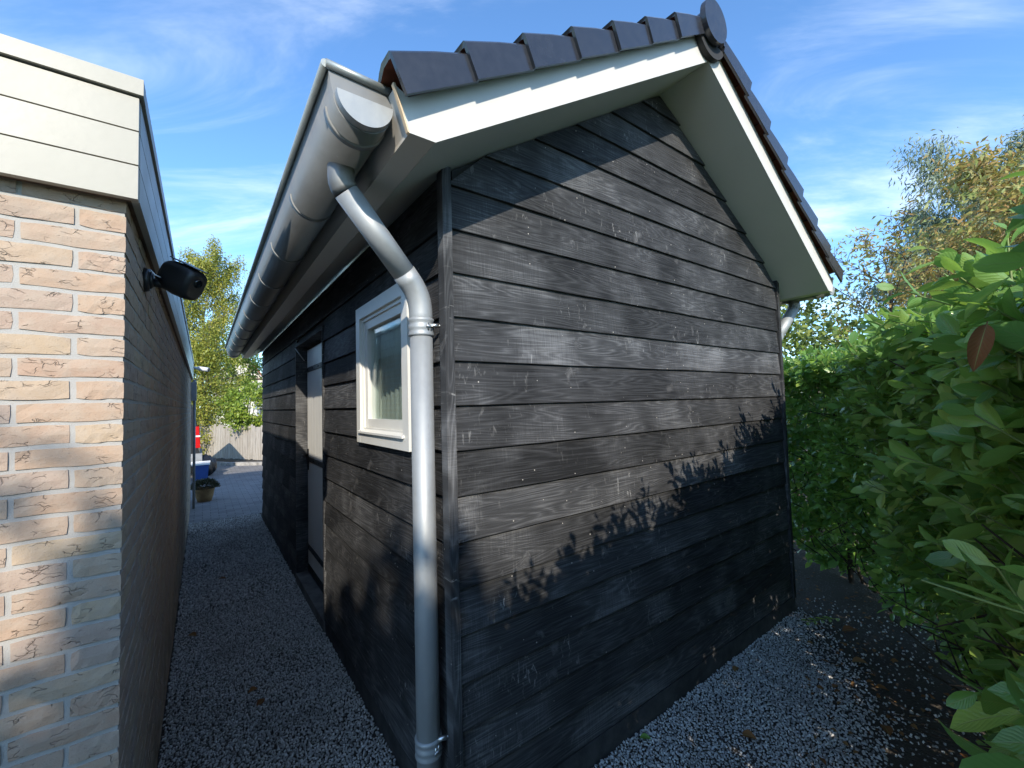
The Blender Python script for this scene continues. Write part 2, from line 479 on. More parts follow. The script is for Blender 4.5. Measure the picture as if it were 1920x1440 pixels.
M = dict(
    wood=mat_wood(), brick=mat_brick(), mortar=mat_mortar(), tile=mat_tile(), gravel=mat_gravel(), soil=mat_soil(),
    pavers=mat_pavers(), concrete=mat_concrete(), plinth=mat_concrete('dark plinth', (0.055, 0.055, 0.055)), kerb=mat_concrete('pale concrete', (0.36, 0.345, 0.32)),
    bed=mat_concrete('fine grey grit', (0.30, 0.295, 0.29)),
    white=plain('white panel', (0.60, 0.575, 0.52), 0.42, var=0.02, scale=3.0, bump=0.02, dirt=0.06),
    cream=plain('cream paint', (0.38, 0.36, 0.30), 0.45, var=0.03, scale=4.0, bump=0.06, dirt=0.10),
    cream_edge=plain('cut panel edge', (0.66, 0.50, 0.32), 0.7, var=0.1, scale=30.0),
    winpaint=plain('white window paint', (0.74, 0.725, 0.67), 0.35, var=0.02, bump=0.03, dirt=0.05),
    brownboard=plain('brown timber', (0.16, 0.10, 0.06), 0.7, var=0.3, scale=14.0, bump=0.2),
    terracotta=plain('bare clay', (0.30, 0.09, 0.05), 0.85, var=0.2, bump=0.2, scale=20.0),
    zinc=mat_zinc('galvanised pipe', (0.36, 0.372, 0.37), 0.56, 0.42), gutter=mat_zinc('zinc gutter', (0.225, 0.228, 0.222), 0.54, 0.55),
    bead=mat_zinc('pale zinc bead', (0.34, 0.37, 0.36), 0.5, 0.55),
    steel=plain('bright steel', (0.62, 0.62, 0.60), 0.3, 0.95, bump=0.03),
    blackmetal=plain('black steel', (0.012, 0.012, 0.013), 0.45, 0.2, bump=0.05),
    blackplastic=plain('black plastic', (0.013, 0.013, 0.014), 0.42, 0.0, var=0.2, bump=0.10, scale=20.0),
    greyplastic=plain('grey plastic', (0.26, 0.27, 0.28), 0.5, dirt=0.2),
    whiteplastic=plain('white plastic', (0.72, 0.73, 0.74), 0.4, dirt=0.1),
    glass=mat_glass(), dark=plain('dark room', (0.05, 0.045, 0.04), 0.9, var=0.3),
    room=plain('pale lining', (0.62, 0.60, 0.55), 0.7, var=0.05),
    felt=plain('roof underlay', (0.03, 0.03, 0.03), 0.9),
)

# ================================================================ setting
def sheet(name, pts, z, mat):
    b = B(); b.poly([(x, y, z) for x, y in pts], [tuple(range(len(pts)))])
    return tag(b.build(name, mat), kind='structure')

sheet('ground', [(-900, -900), (900, -900), (900, 900), (-900, 900)], 0.0, M['soil'])
sheet('driveway', [(-14, 7.75), (0.75, 7.85), (9, 7.9), (9, 12.2), (3.2, 13.2), (0.55, 15.9), (-0.6, 18.2), (-14, 18.2)], 0.006, M['pavers'])
sheet('bounce_paving', [(-14, -12), (0.6, -12), (-1.2, -1.25), (-0.9, -0.75), (0.25, -0.2), (0.05, 1.3), (-0.16, 1.455), (-14, 1.455)], 0.005, M['kerb'])  # pale paving added out of view to bounce sunlight up at the soffit
kb = B()
P = [Vector((-0.5, 17.2)), Vector((0.62, 15.25)), Vector((1.35, 14.6)), Vector((3.3, 13.6))]
for a, b_ in zip(P, P[1:]):
    d = (b_ - a).normalized(); nn = Vector((-d.y, d.x)) * 0.06
    kb.prism([(a - nn)[:], (b_ - nn)[:], (b_ + nn)[:], (a + nn)[:]], 0.0, 0.10, 'z')
tag(kb.build('kerb', M['kerb']), kind='structure')

# the hedge's front line; it bends away past the shed (used for gravel, litter and leaves)
HEDGE = [Vector((-0.75, -0.68)), Vector((0.33, -0.30)), Vector((3.0, 0.58)), Vector((3.75, 0.90)), Vector((4.22, 1.36)), Vector((4.34, 1.75))]
def hedge_dist(x, y):
    """signed distance to the hedge front, positive on the camera's side (arrays)"""
    best = np.full(np.shape(x), 99.0)
    for a, b_ in zip(HEDGE, HEDGE[1:]):
        d = b_ - a; L = d.length; d = d / L
        t = np.clip((x - a.x) * d.x + (y - a.y) * d.y, 0, L)
        dx, dy = x - (a.x + t * d.x), y - (a.y + t * d.y)
        s = np.sign(-d.y * dx + d.x * dy)
        dist = np.hypot(dx, dy)
        best = np.where(dist < np.abs(best), dist * s, best)
    return best

# ---------------------------------------------------------------- gravel (loose stones, real geometry)
def pebbles(x0, x1, y0, y1, sp, keep=None):
    nx, ny = int((x1 - x0) / sp), int((y1 - y0) / sp)
    X, Y = np.meshgrid(np.arange(nx), np.arange(ny))
    x = x0 + (X.ravel() + 0.5 + rng.uniform(-.55, .55, nx * ny)) * sp
    y = y0 + (Y.ravel() + 0.5 + rng.uniform(-.55, .55, nx * ny)) * sp
    k = np.ones(len(x), bool) if keep is None else keep(x, y)
    return x[k], y[k], np.full(k.sum(), sp)

def keep_right(x, y):
    hd = hedge_dist(x, y)
    patch = np.sin(x * 5.1 + 1.3 * np.sin(y * 7.0)) * np.sin(y * 6.3 + 1.7 * np.sin(x * 4.0)) * 0.22
    far = np.clip((x - 3.0) / 0.75, 0, 1) * 0.75
    p = np.clip((hd - 0.05) / 0.36 + patch - far, 0.05, 1.0)
    return rng.uniform(0, 1, len(x)) < p

def mossy(x, y):
    bare = np.sin(x * 9 + 2 * np.sin(y * 3.1)) * np.sin(y * 4.7) * 0.5
    return rng.uniform(0, 1, len(x)) < np.clip(1.05 + bare * 0.35, 0, 1)

sets = [pebbles(-0.158, 0.735, 1.55, 4.4, 0.0115, mossy), pebbles(-0.158, 0.735, 4.4, 7.85, 0.017, mossy),
        pebbles(0.735, 4.1, 0.05, 1.40, 0.0115, keep_right), pebbles(0.05, 0.735, 0.3, 1.55, 0.0115)]
px = np.concatenate([s[0] for s in sets]); py = np.concatenate([s[1] for s in sets]); ps = np.concatenate([s[2] for s in sets])
n = len(px)
cube = np.array([(-1, -1, -1), (1, -1, -1), (1, 1, -1), (-1, 1, -1), (-1, -1, 1), (1, -1, 1), (1, 1, 1), (-1, 1, 1)], float)
cf = np.array([(0, 3, 2, 1), (4, 5, 6, 7), (0, 1, 5, 4), (1, 2, 6, 5), (2, 3, 7, 6), (3, 0, 4, 7)])
tri = np.concatenate([cf[:, [0, 1, 2]], cf[:, [0, 2, 3]]])
v = cube[None] * rng.uniform(0.35, 1.0, (n, 8, 3))
v *= (rng.uniform(0.32, 0.72, (n, 1, 3)) * np.array([1, 1, 0.75])) * ps[:, None, None]
q = rng.normal(size=(n, 4)); q[:, 1:3] *= 0.45; q /= np.linalg.norm(q, axis=1)[:, None]
w_, x_, y_, z_ = q.T
Rm = np.stack([1 - 2 * (y_**2 + z_**2), 2 * (x_*y_ - z_*w_), 2 * (x_*z_ + y_*w_), 2 * (x_*y_ + z_*w_), 1 - 2 * (x_**2 + z_**2), 2 * (y_*z_ - x_*w_),
               2 * (x_*z_ - y_*w_), 2 * (y_*z_ + x_*w_), 1 - 2 * (x_**2 + y_**2)], 1).reshape(n, 3, 3)
v = np.einsum('nij,nkj->nki', Rm, v)
v[:, :, 0] += px[:, None]; v[:, :, 1] += py[:, None]
v[:, :, 2] += (rng.uniform(0.002, 0.009, n) + 0.006 * np.sin(px * 6 + 2) * np.sin(py * 4.4))[:, None]
Fc = (tri[None] + (np.arange(n) * 8)[:, None, None]).reshape(-1, 3)
o = link('gravel', mesh_np('gravel', v.reshape(-1, 3), Fc), M['gravel'])
tag(o, 'loose grey crushed gravel covering the path and yard', 'gravel', kind='stuff')

# ================================================================ brick garage
GX, GY = -0.164, 1.46                     # corner of its brickwork
garage = empty('garage', (-1.6, 5.3, 0), 'flat roofed brick garage with cream boarded roof edge', 'garage')
b = B(); b.box((-3.3, GY + 0.004, 0), (GX - 0.003, 9.2, 2.24)); b.build('wall', M['mortar'], garage)

BL, BH, JT = 0.184, 0.044, 0.010
def brick_mesh(w, d, h, seed, corner=False):
    """irregular hand moulded brick; front is -y, right is +x; origin at its front centre"""
    r = random.Random(seed)
    bm = bmesh.new()
    nx, nz = (6, 2)
    vs = {}
    ph = [r.uniform(0, 6.28) for _ in range(6)]
    for i in range(nx + 1):
        for k in range(nz + 1):
            u, t = i / nx, k / nz
            x = (u - 0.5) * w; z = (t - 0.5) * h
            e = 0.0009 * math.sin(u * 9 + ph[0]) + r.uniform(-0.0009, 0.0009)
            if k in (0, nz): z += e * 1.4
            if i == 0 or (i == nx and not corner): x += r.uniform(-0.0012, 0.0012); 
            y = r.uniform(-0.0012, 0.0010)
            rnd = 0.0015 if (k in (0, nz) or i == 0 or i == nx) else 0
            y += rnd
            if (i in (0, nx)) and k in (0, nz): x *= 0.990; z *= 0.93
            vs[i, k] = bm.verts.new((x, y, z))
    for i in range(nx):
        for k in range(nz):
            bm.faces.new((vs[i, k], vs[i + 1, k], vs[i + 1, k + 1], vs[i, k + 1]))
    back = [bm.verts.new(((u - .5) * w, d, (t - .5) * h)) for u, t in ((0, 0), (1, 0), (1, 1), (0, 1))]
    if corner:   # the return face on the right side is modelled as well
        ny = 3
        ring = {}
        for k in range(nz + 1):
            ring[0, k] = vs[nx, k]
            for j in range(1, ny + 1):
                ring[j, k] = back[1] if (j == ny and k == 0) else back[2] if (j == ny and k == nz) else bm.verts.new(
                    (w / 2 + r.uniform(-.001, .001), d * j / ny, (k / nz - .5) * h + (r.uniform(-.0012, .0012) if k != 1 else 0)))
        for j in range(ny):
            for k in range(nz):
                bm.faces.new((ring[j, k], ring[j + 1, k], ring[j + 1, k + 1], ring[j, k + 1]))
        top = [ring[j, nz] for j in range(1, ny)]; bot = [ring[j, 0] for j in range(1, ny)]
    else:
        bm.faces.new([vs[nx, k] for k in range(nz + 1)][::-1] + [back[1], back[2]])
        top, bot = [], []
    bm.faces.new([vs[i, nz] for i in range(nx + 1)] + top + [back[2], back[3]])
    bm.faces.new([back[0], back[1]] + bot[::-1] + [vs[i, 0] for i in range(nx, -1, -1)])
    bm.faces.new([back[0], back[3]] + [vs[0, k] for k in range(nz, -1, -1)])
    bmesh.ops.recalc_face_normals(bm, faces=bm.faces)
    me = bpy.data.meshes.new('brick'); bm.to_mesh(me); bm.free()
    me.materials.append(M['brick'])
    return me
half = (BL - JT) / 2
var_full = [brick_mesh(BL, 0.06, BH, i) for i in range(9)]
var_half = [brick_mesh(half, 0.06, BH, 50 + i) for i in range(4)]
var_chalf = [brick_mesh(half, BL, BH, 80 + i, True) for i in range(7)]
var_cfull = [brick_mesh(BL, half, BH, 110 + i, True) for i in range(7)]
mass = []
side_rot = Matrix.Rotation(R(90), 4, 'Z')
for k in range(42):
    zc = 2.142 + (BH + JT) - (BH + JT) * k
    if zc < 0.015: break
    even = (k % 2 == 1)                   # the course whose corner brick shows its short end in front
    jit = lambda: Matrix.Rotation(R(random.uniform(-.35, .35)), 4, 'Y')
    cw = half if even else BL
    mesh = random.choice(var_chalf if even else var_cfull)
    link('brick', mesh, None, garage, Matrix.Translation((GX - cw / 2, GY, zc)))
    x = GX - cw - JT; c = 0
    while x > -3.2:
        mw = Matrix.Translation((x - BL / 2 + random.uniform(-.001, .001), GY + random.uniform(-.0012, .0015), zc + random.uniform(-.0008, .0008))) @ jit()
        if c < (2 if zc > 0.55 else 1): link('brick', random.choice(var_full), None, garage, mw)
        else: mass.append((random.choice(var_full), mw))
        x -= BL + JT; c += 1
    y = GY + (BL if even else half) + JT; c = 0
    while y < 9.0:
        mw = Matrix.Translation((GX + .0005 + random.uniform(-.0008, .0008), y + BL / 2, zc + random.uniform(-.0008, .0008))) @ side_rot @ jit()
        if c < 4: link('brick', random.choice(var_full), None, garage, mw)
        else: mass.append((random.choice(var_full), mw))
        y += BL + JT; c += 1
VV, FF, off = [], [], 0
bm = bmesh.new()
for me_, mw in mass:
    nv = len(me_.vertices)
    co = np.empty(nv * 3, np.float32); me_.vertices.foreach_get('co', co)
    co = co.reshape(-1, 3) @ np.array(mw.to_3x3()).T + np.array(mw.translation)
    VV.append(co)
    FF += [[i + off for i in p.vertices] for p in me_.polygons]
    off += nv
bm.free()
me_ = bpy.data.meshes.new('brickwork'); me_.from_pydata(np.concatenate(VV).tolist(), [], FF); me_.update()
tag(link('brickwork', me_, M['brick'], garage), kind='stuff')
# boarded roof edge
b = B(); b.box((-3.4, 1.425, 2.205), (-0.14, 9.3, 2.214)); b.build('soffit', M['brownboard'], garage)
b = B(); b.box((-3.4, 1.44, 2.216), (-0.155, 9.28, 2.49)); b.build('roof_core', M['brownboard'], garage)
b = B(); b.box((-3.38, 1.45, 2.492), (-0.16, 9.27, 2.5)); b.build('roof', M['felt'], garage)
for i in range(3):
    z0 = 2.200 + 0.0905 * i
    b = B(); b.box((-3.42, 1.418, z0), (-0.1375, 1.437, z0 + 0.0865)); b.bevel(0.0022, 2); b.build('fascia_board', M['cream'], garage)
    b = B(); b.box((-0.1525, 1.4385, z0), (-0.1360, 9.31, z0 + 0.0865)); b.bevel(0.0022, 2); b.build('fascia_board', M['cream'], garage)
b = B(); b.box((-3.43, 1.409, 2.4735), (-0.128, 1.46, 2.516)); b.bevel(0.002, 2); b.build('roof_edge_trim', M['cream'], garage)
b = B(); b.box((-0.168, 1.461, 2.4735), (-0.1285, 9.32, 2.5155)); b.bevel(0.002, 2); b.build('roof_edge_trim', M['cream'], garage)
# waste pipe and meter box at the far corner
b = B(); b.tube([(-0.118, 9.02, 0.0), (-0.118, 9.02, 2.19)], 0.020, 14); b.build('drain_pipe', M['greyplastic'], garage)
b = B(); b.box((-0.158, 8.75, 1.83), (-0.085, 8.97, 2.14)); b.bevel(0.008, 2); b.build('junction_box', M['greyplastic'], garage)

# ================================================================ shed
LX, RX, FY, BY = 0.755, 3.645, 1.426, 7.48            # wall cores
ZB, PITCHB = 0.115, 0.17
SL = 0.629                                            # roof slope
XC = 2.2
def soffit_z(x): return 2.437 + SL * ((x if x < XC else 2 * XC - x) - 0.56)
shed = empty('shed', (XC, 4.4, 0), 'black weatherboarded shed with white gable trim and dark tiled roof', 'shed')

WIN = (1.73, 2.487, 1.451, 2.212)                     # y0 y1 z0 z1 outer frame
DOOR = (3.39, 4.55, 0.10, 2.272)
b = B()
b.box((LX + 0.03, FY, 0.11), (RX, FY + 0.06, 2.5))
b.prism([(LX + 0.03, 2.5), (RX, 2.5), (RX, soffit_z(RX) - 0.01), (XC, soffit_z(XC) - 0.01), (LX + 0.03, soffit_z(LX + 0.03) - 0.01)], FY + 0.0005, FY + 0.06)
b.build('gable_wall', M['felt'], shed)
b = B()
for (y0, y1, z0, z1) in ((FY, WIN[0] + .06, .11, 2.5), (WIN[0] + .06, WIN[1] - .06, .11, WIN[2] + .06), (WIN[0] + .06, WIN[1] - .06, WIN[3] - .06, 2.5),
                         (WIN[1] - .06, DOOR[0], .11, 2.5), (DOOR[0], DOOR[1], DOOR[3], 2.5), (DOOR[1], BY, .11, 2.5)):
    b.box((LX, y0, z0), (LX + 0.05, y1, z1))
b.build('side_wall', M['felt'], shed)
b = B(); b.box((RX - 0.05, FY + 0.07, 0.11), (RX, BY, 2.5)); b.build('side_wall', M['felt'], shed)
b = B(); b.box((LX + .055, BY - 0.05, 0.11), (RX - .055, BY, 2.5)); b.build('rear_wall', M['felt'], shed)
b = B(); b.box((LX - 0.024, FY - 0.026, 0.0), (RX + 0.03, FY + 0.0, 0.108)); b.box((LX - 0.024, FY + 0.001, 0.0), (LX + 0.0, DOOR[0], 0.108))
b.box((LX - 0.024, DOOR[1], 0.0), (LX, BY, 0.108)); b.bevel(0.004, 1)
b.build('plinth', M['plinth'], shed)
b = B(); b.box((LX - 0.035, DOOR[0] + .002, -0.01), (LX + 0.10, DOOR[1] - .002, 0.085)); b.bevel(0.006, 2); b.build('door_step', M['concrete'], shed)
b = B(); b.box((LX + .06, FY + .07, 0.01), (RX - .06, BY - .06, 0.06)); b.build('floor', M['concrete'], shed)

def board_me(L, cut0=None, cut1=None, h=0.188, seed=0):
    """lapped board along +x, front is -y; cut0/cut1 = how far the end moves in per metre of height (rake cut)"""
    r = random.Random(seed)
    n = max(2, int(L / 0.22))
    prof = [(-0.0245, 0.0), (-0.0255, 0.0022), (-0.0105, h), (-0.0005, h), (-0.0115, 0.0)]
    verts, faces = [], []
    w = [(r.uniform(-.0011, .0011), r.uniform(-.0016, .0010)) for _ in range(n + 1)]
    for i in range(n + 1):
        for (y, z) in prof:
            x0 = (cut0 or 0) * z; x1 = L - (cut1 or 0) * z
            x = x0 + (x1 - x0) * i / n
            dz = w[i][0] if z < 0.01 else 0
            verts.append((x, y + w[i][1] * (1 if z < .01 else 0), z + dz))
    m_ = len(prof)
    for i in range(n):
        for k in range(m_):
            faces.append((i * m_ + k, i * m_ + (k + 1) % m_, (i + 1) * m_ + (k + 1) % m_, (i + 1) * m_ + k))
    faces += [tuple(range(m_)), tuple(range(n * m_ + m_ - 1, n * m_ - 1, -1))]
    me = bpy.data.meshes.new('board'); me.from_pydata(verts, [], faces)
    bm = bmesh.new(); bm.from_mesh(me); bmesh.ops.recalc_face_normals(bm, faces=bm.faces); bm.to_mesh(me); bm.free()
    me.materials.append(M['wood'])
    return me
sd = 0
# gable boards
z = ZB
while z < 3.44:
    sd += 1
    x0, x1, h = LX - 0.003, RX + 0.0, 0.188
    c0 = c1 = 0
    if soffit_z(LX) < z + 0.16:
        c0 = c1 = 1 / SL
        x0 = 0.56 + (z - 2.437) / SL + 0.008
        x1 = 2 * XC - x0
        if x0 < LX - .003:     # partly full height: still cut by the rake, clamp foot to the wall edge
            x0, x1 = LX - .003, RX
            c0 = c1 = max(0.0, (0.56 + (z + h - 2.437) / SL - LX)) / h
        h = min(h, (x1 - x0) / 2 / c0 * 0.98) if c0 else h
    if x1 - x0 > 0.06:
        link('board', board_me(x1 - x0, c0, c1, h, sd), None, shed, Matrix.Translation((x0, FY, z)) @ Matrix.Rotation(R(random.uniform(-.06, .06)), 4, 'Y'))
    z += PITCHB
# side boards (facing the alley), cut round window and door
rotL = Matrix.Rotation(R(-90), 4, 'Z')
for i in range(15):
    z = ZB + PITCHB * i
    zt = z + 0.17
    if z > 2.5: break
    segs = [(FY + 0.012, BY + 0.01)]
    def cut(segs, a, c):
        out = []
        for s0, s1 in segs:
            if c <= s0 or a >= s1: out.append((s0, s1)); continue
            if a > s0: out.append((s0, a))
            if c < s1: out.append((c, s1))
        return out
    if z < DOOR[3]: segs = cut(segs, DOOR[0], DOOR[1])
    if z > WIN[2] - 0.1 and zt < WIN[3] + 0.12 and zt > WIN[2] + 0.06 and z < WIN[3] - 0.085: segs = cut(segs, WIN[0] + 0.02, WIN[1] - 0.02)
    for s0, s1 in segs:
        sd += 1
        link('board', board_me(s1 - s0, h=min(0.188, 2.545 - z), seed=sd), None, shed, Matrix.Translation((LX, s1, z)) @ rotL)
# far side boards facing the hedge
rotR = Matrix.Rotation(R(90), 4, 'Z')
for i in range(14):
    sd += 1
    link('board', board_me(BY - FY - .012, seed=sd), None, shed, Matrix.Translation((RX, FY + 0.012, ZB + PITCHB * i)) @ rotR)
# corner posts
for sx, X in ((1, LX), (-1, RX)):
    b = B()
    b.prism([(X - sx * 0.032, FY - 0.034), (X + sx * 0.012, FY - 0.034), (X + sx * 0.012, FY - 0.004), (X - sx * 0.002, FY - 0.004), (X - sx * 0.002, FY + 0.016), (X - sx * 0.032, FY + 0.016)],
            0.0, 0.0001, 'z')
    bm = b.bm
    bm.free(); b = B()
    b.prism([(X - sx * 0.032, FY - 0.034), (X + sx * 0.006, FY - 0.034), (X + sx * 0.006, FY + 0.012), (X - sx * 0.032, FY + 0.012)], 0.10, soffit_z(X) - 0.004, 'z')
    b.bevel(0.0025, 2)
    o = b.me('corner_post')
    # the post stands up: its grain runs along local x, so build it lying down
    for vtx in o.vertices:
        x, y, z_ = vtx.co; vtx.co = (z_, y - FY, -(x - X))
    o.flip_normals() if False else None
    link('corner_post', o, M['wood'], shed, Matrix.Translation((X, FY, 0)) @ Matrix.Rotation(R(-90), 4, 'Y'))

# ---- roof edge: barge boards, soffits, eave boards
YF, YE = 1.115, 7.56
for side in (1, -1):
    mx = (lambda x: x) if side == 1 else (lambda x: 2 * XC - x)
    pts = [(.436, 2.562), (.478, 2.437), (.56, 2.437), (XC - .0004, soffit_z(XC)), (XC - .0004, 3.625), (.476, 2.5425)]
    b = B(); b.prism([(mx(x), z) for x, z in pts], YF, YF + 0.012); b.bevel(0.0012, 1)
    bb = b.build('barge_board', M['white'], shed)
    if side == 1:   # unpainted sawn end of the panel
        b = B(); b.prism([(.4305, 2.5665), (.4726, 2.4385), (.4785, 2.4352), (.4362, 2.5682)], YF - 0.001, YF + 0.013); b.build('panel_edge', M['cream_edge'], bb)
    b = B(); b.prism([(mx(.5605), 2.437), (XC - .0004 if side == 1 else XC + .0004, soffit_z(XC)), (XC - .0004 if side == 1 else XC + .0004, soffit_z(XC) + .03), (mx(.5605), 2.467)], YF + 0.0125, YE)
    b.build('soffit', M['white'], shed)
    b = B(); b.prism([(mx(.478), 2.4375), (mx(.5595), 2.4375), (mx(.5595), 2.449), (mx(.478), 2.449)], YF + 0.0125, YE); b.build('eave_board', M['white'], shed)
    b = B(); b.prism([(mx(.480), 2.4495), (mx(.492), 2.4495), (mx(.452), 2.566), (mx(.440), 2.566)], YF + 0.0125, YE); b.build('fascia_board', M['white'], shed)
    b = B(); b.prism([(mx(.50), 2.475), (mx(XC - .004), 3.545), (mx(XC - .004), 3.60), (mx(.46), 2.53)], YF + 0.014, YE - 0.01); b.build('roof_deck', M['felt'], shed)

# ---- roof tiles
ang = math.atan(SL)
TL, TP = 0.318, 0.277                    # tile length and spacing up the slope
def verge_tile():
    """u up the slope, v into the roof (y), w off the roof. Verge tile with a deep skirt on the gable side"""
    b = B()
    W = 0.285
    # skirt on the gable side, then the rolled top: section in (v, w)
    sec_o = [(0.0, -0.112), (0.0, -0.006), (0.008, 0.003), (0.055, 0.005), (0.085, -0.003), (0.13, -0.020), (0.19, -0.026), (0.24, -0.018), (0.285, -0.001)]
    sec_i = [(0.285, -0.014), (0.24, -0.031), (0.19, -0.039), (0.13, -0.033), (0.085, -0.017), (0.055, -0.009), (0.016, -0.010), (0.013, -0.014), (0.013, -0.112)]
    def ring(u, drop):
        out = []
        for v, w in sec_o + sec_i:
            if v < 0.0135:       # skirt: its foot follows the roof line, its tail tucks behind the next tile
                uu = min(u, TP + 0.014) + 0.14 * w
                out.append((uu, v + (-0.009 + 0.014 * u / TL), w - drop * (1 if w > -0.05 else 0)))
            else:
                out.append((u, v, w - drop))
        return out
    n = len(sec_o) + len(sec_i)
    us = [(0.0, 0.0), (TL * 0.5, 0.014), (TL, 0.030)]
    vs = []
    for u, dr in us: vs += ring(u, dr)
    fs_o, fs_i = [], []
    bm = b.bm
    V = [bm.verts.new(p) for p in vs]
    k0 = len(sec_o)
    for a in range(len(us) - 1):
        for i in range(n):
            j = (i + 1) % n
            f = bm.faces.new((V[a * n + i], V[a * n + j], V[(a + 1) * n + j], V[(a + 1) * n + i]))
            f.material_index = 1 if k0 <= i < n - 2 else 0
    for a in (0, len(us) - 1):
        for i in range(k0 - 1):
            f = bm.faces.new((V[a * n + i], V[a * n + i + 1], V[a * n + n - 2 - i], V[a * n + n - 1 - i]))
    b.bevel(0.0022, 2, 40)
    me = b.me('verge_tile')
    me.materials.append(M['tile']); me.materials.append(M['terracotta'])
    return me
vt = verge_tile()
roof = empty('roof', (XC, 4.3, 3.5)); put(roof, shed)
for side in (1, -1):
    for k in range(7):
        s = k * TP
        base = Vector((0.402 + s * math.cos(ang), 1.068, 2.608 + s * math.sin(ang)))
        u = Vector((math.cos(ang), 0, math.sin(ang))); w = Vector((-math.sin(ang), 0, math.cos(ang)))
        if side == -1:
            base.x = 2 * XC - base.x; u.x *= -1; w.x *= -1
        mw = Matrix(((u.x, 0, w.x, base.x), (u.y, 1, w.y, base.y + random.uniform(-.002, .002)), (u.z, 0, w.z, base.z), (0, 0, 0, 1)))
        o = bpy.data.objects.new('verge_tile', vt); C.objects.link(o); o.parent = roof
        o.matrix_parent_inverse = world_loc(roof).inverted() @ mw
# field tiles out of sight on the slopes, one rolled sheet per course
b = B()
for side in (1, -1):
    for k in range(7):
        s = k * TP
        for j in range(31):
            y0 = 1.353 + j * 0.2
            if y0 > 7.45: break
            def P3(uu, v, ww):
                x = 0.402 + (s + uu) * math.cos(ang) - ww * math.sin(ang)
                return ((x if side == 1 else 2 * XC - x), y0 + v, 2.608 + (s + uu) * math.sin(ang) + ww * math.cos(ang))
            sec = [(0, -.001), (.03, .006), (.07, -.003), (.12, -.024), (.17, -.02), (.2, -.001)]
            vs_ = [P3(0, v, w) for v, w in sec] + [P3(TL, v, w - .022) for v, w in sec] + [P3(0, v, w - .016) for v, w in sec] + [P3(TL, v, w - .04) for v, w in sec]
            fs_ = [(i, i + 1, i + 7, i + 6) for i in range(5)] + [(12 + i, 18 + i, 19 + i, 13 + i) for i in range(5)] + [(i, 12 + i, 13 + i, i + 1) for i in range(5)]
            b.poly(vs_, fs_)
bmesh.ops.recalc_face_normals(b.bm, faces=b.bm.faces)
tag(b.build('roof_tiles', M['tile'], roof), kind='stuff')
# ridge with its round end disc
b = B()
prof = [(0.118 * math.cos(t), 0.118 * math.sin(t)) for t in np.linspace(-0.25, math.pi + 0.25, 19)]
inn = [(0.104 * math.cos(t), 0.104 * math.sin(t)) for t in np.linspace(math.pi + 0.25, -0.25, 19)]
for j in range(16):
    y0 = 1.075 + j * 0.405
    b.prism([(XC + x, 3.605 + z) for x, z in prof + inn], y0, y0 + 0.40)
b.build('ridge_cap', M['tile'], roof)
b = B()
disc = [(XC - 0.030 + 0.110 * math.cos(t), 3.630 + 0.112 * math.sin(t)) for t in np.linspace(0, 2 * math.pi, 40, endpoint=False)]
b.prism(disc, 1.046, 1.074); b.bevel(0.006, 2, 60)
b.build('ridge_end_disc', M['tile'], roof)
b = B(); b.prism([(XC - .01 + 0.13 * math.cos(t), 3.59 + 0.125 * math.sin(t)) for t in np.linspace(math.pi + .35, 2 * math.pi - .35, 20)], 1.083, 1.112)
b.build('ridge_lining', M['felt'], roof)

# ---- window
win = empty('window', (LX, (WIN[0] + WIN[1]) / 2, WIN[2])); put(win, shed)
y0, y1, z0, z1 = WIN
XO = 0.714
def frame(name, x0, x1, y0, y1, z0, z1, w, mat, parent, bev=0.003, wb=None):
    wb = wb or w
    b = B()
    b.box((x0, y0, z0), (x1, y0 + w, z1)); b.box((x0, y1 - w, z0), (x1, y1, z1))
    b.box((x0 + .0004, y0 + w, z1 - w), (x1 - .0004, y1 - w, z1)); b.box((x0 + .0004, y0 + w, z0), (x1 - .0004, y1 - w, z0 + wb))
    b.bevel(bev, 2)
    return b.build(name, mat, parent)
frame('outer_frame', XO, LX + 0.05, y0, y1, z0, z1, 0.066, M['winpaint'], win)
frame('sash_step', XO + 0.014, LX + 0.05, y0 + .0665, y1 - .0665, z0 + .0665, z1 - .0665, 0.018, M['winpaint'], win, .002)
frame('sash', XO + 0.024, LX + 0.045, y0 + .085, y1 - .085, z0 + .085, z1 - .085, 0.046, M['winpaint'], win)
frame('inner_lining', LX + 0.052, LX + 0.33, y0 + .06, y1 - .06, z0 + .06, z1 - .06, 0.02, M['winpaint'], win)
gy0, gy1, gz0, gz1 = y0 + .131, y1 - .131, z0 + .131, z1 - .131
b = B(); b.box((XO + .044, gy0 - .004, gz0 - .004), (XO + .048, gy1 + .004, gz1 + .004)); b.build('pane', M['glass'], win)
b = B(); b.box((XO + .062, gy0 - .004, gz0 - .004), (XO + .066, gy1 + .004, gz1 + .004)); b.build('pane', M['glass'], win)
b = B(); b.prism([(XO - 0.012, z0 + 0.064), (XO + 0.02, z0 + 0.078), (XO + 0.02, z0 + 0.060), (XO - 0.012, z0 + 0.054)], y0 + .05, y1 - .05, 'y'); b.bevel(.002, 1)
b.build('drip_sill', M['winpaint'], win)
b = B()
cy = np.linspace(gy0 + .19, gy1 + .07, 40)
cxx = [LX + .072 + .007 * math.sin(q * 95.0) for q in cy]
b.poly([(x, y, gz0 - .05) for x, y in zip(cxx, cy)] + [(x, y, gz1 + .05) for x, y in zip(cxx, cy)], [(i, i + 1, i + 41, i + 40) for i in range(39)], True)
b.build('curtain', M['room'], win)
b = B(); b.box((LX + .36, WIN[1] - .20, .9), (LX + .37, WIN[1] + .9, 2.4)); b.build('inner_partition', M['room'], shed)

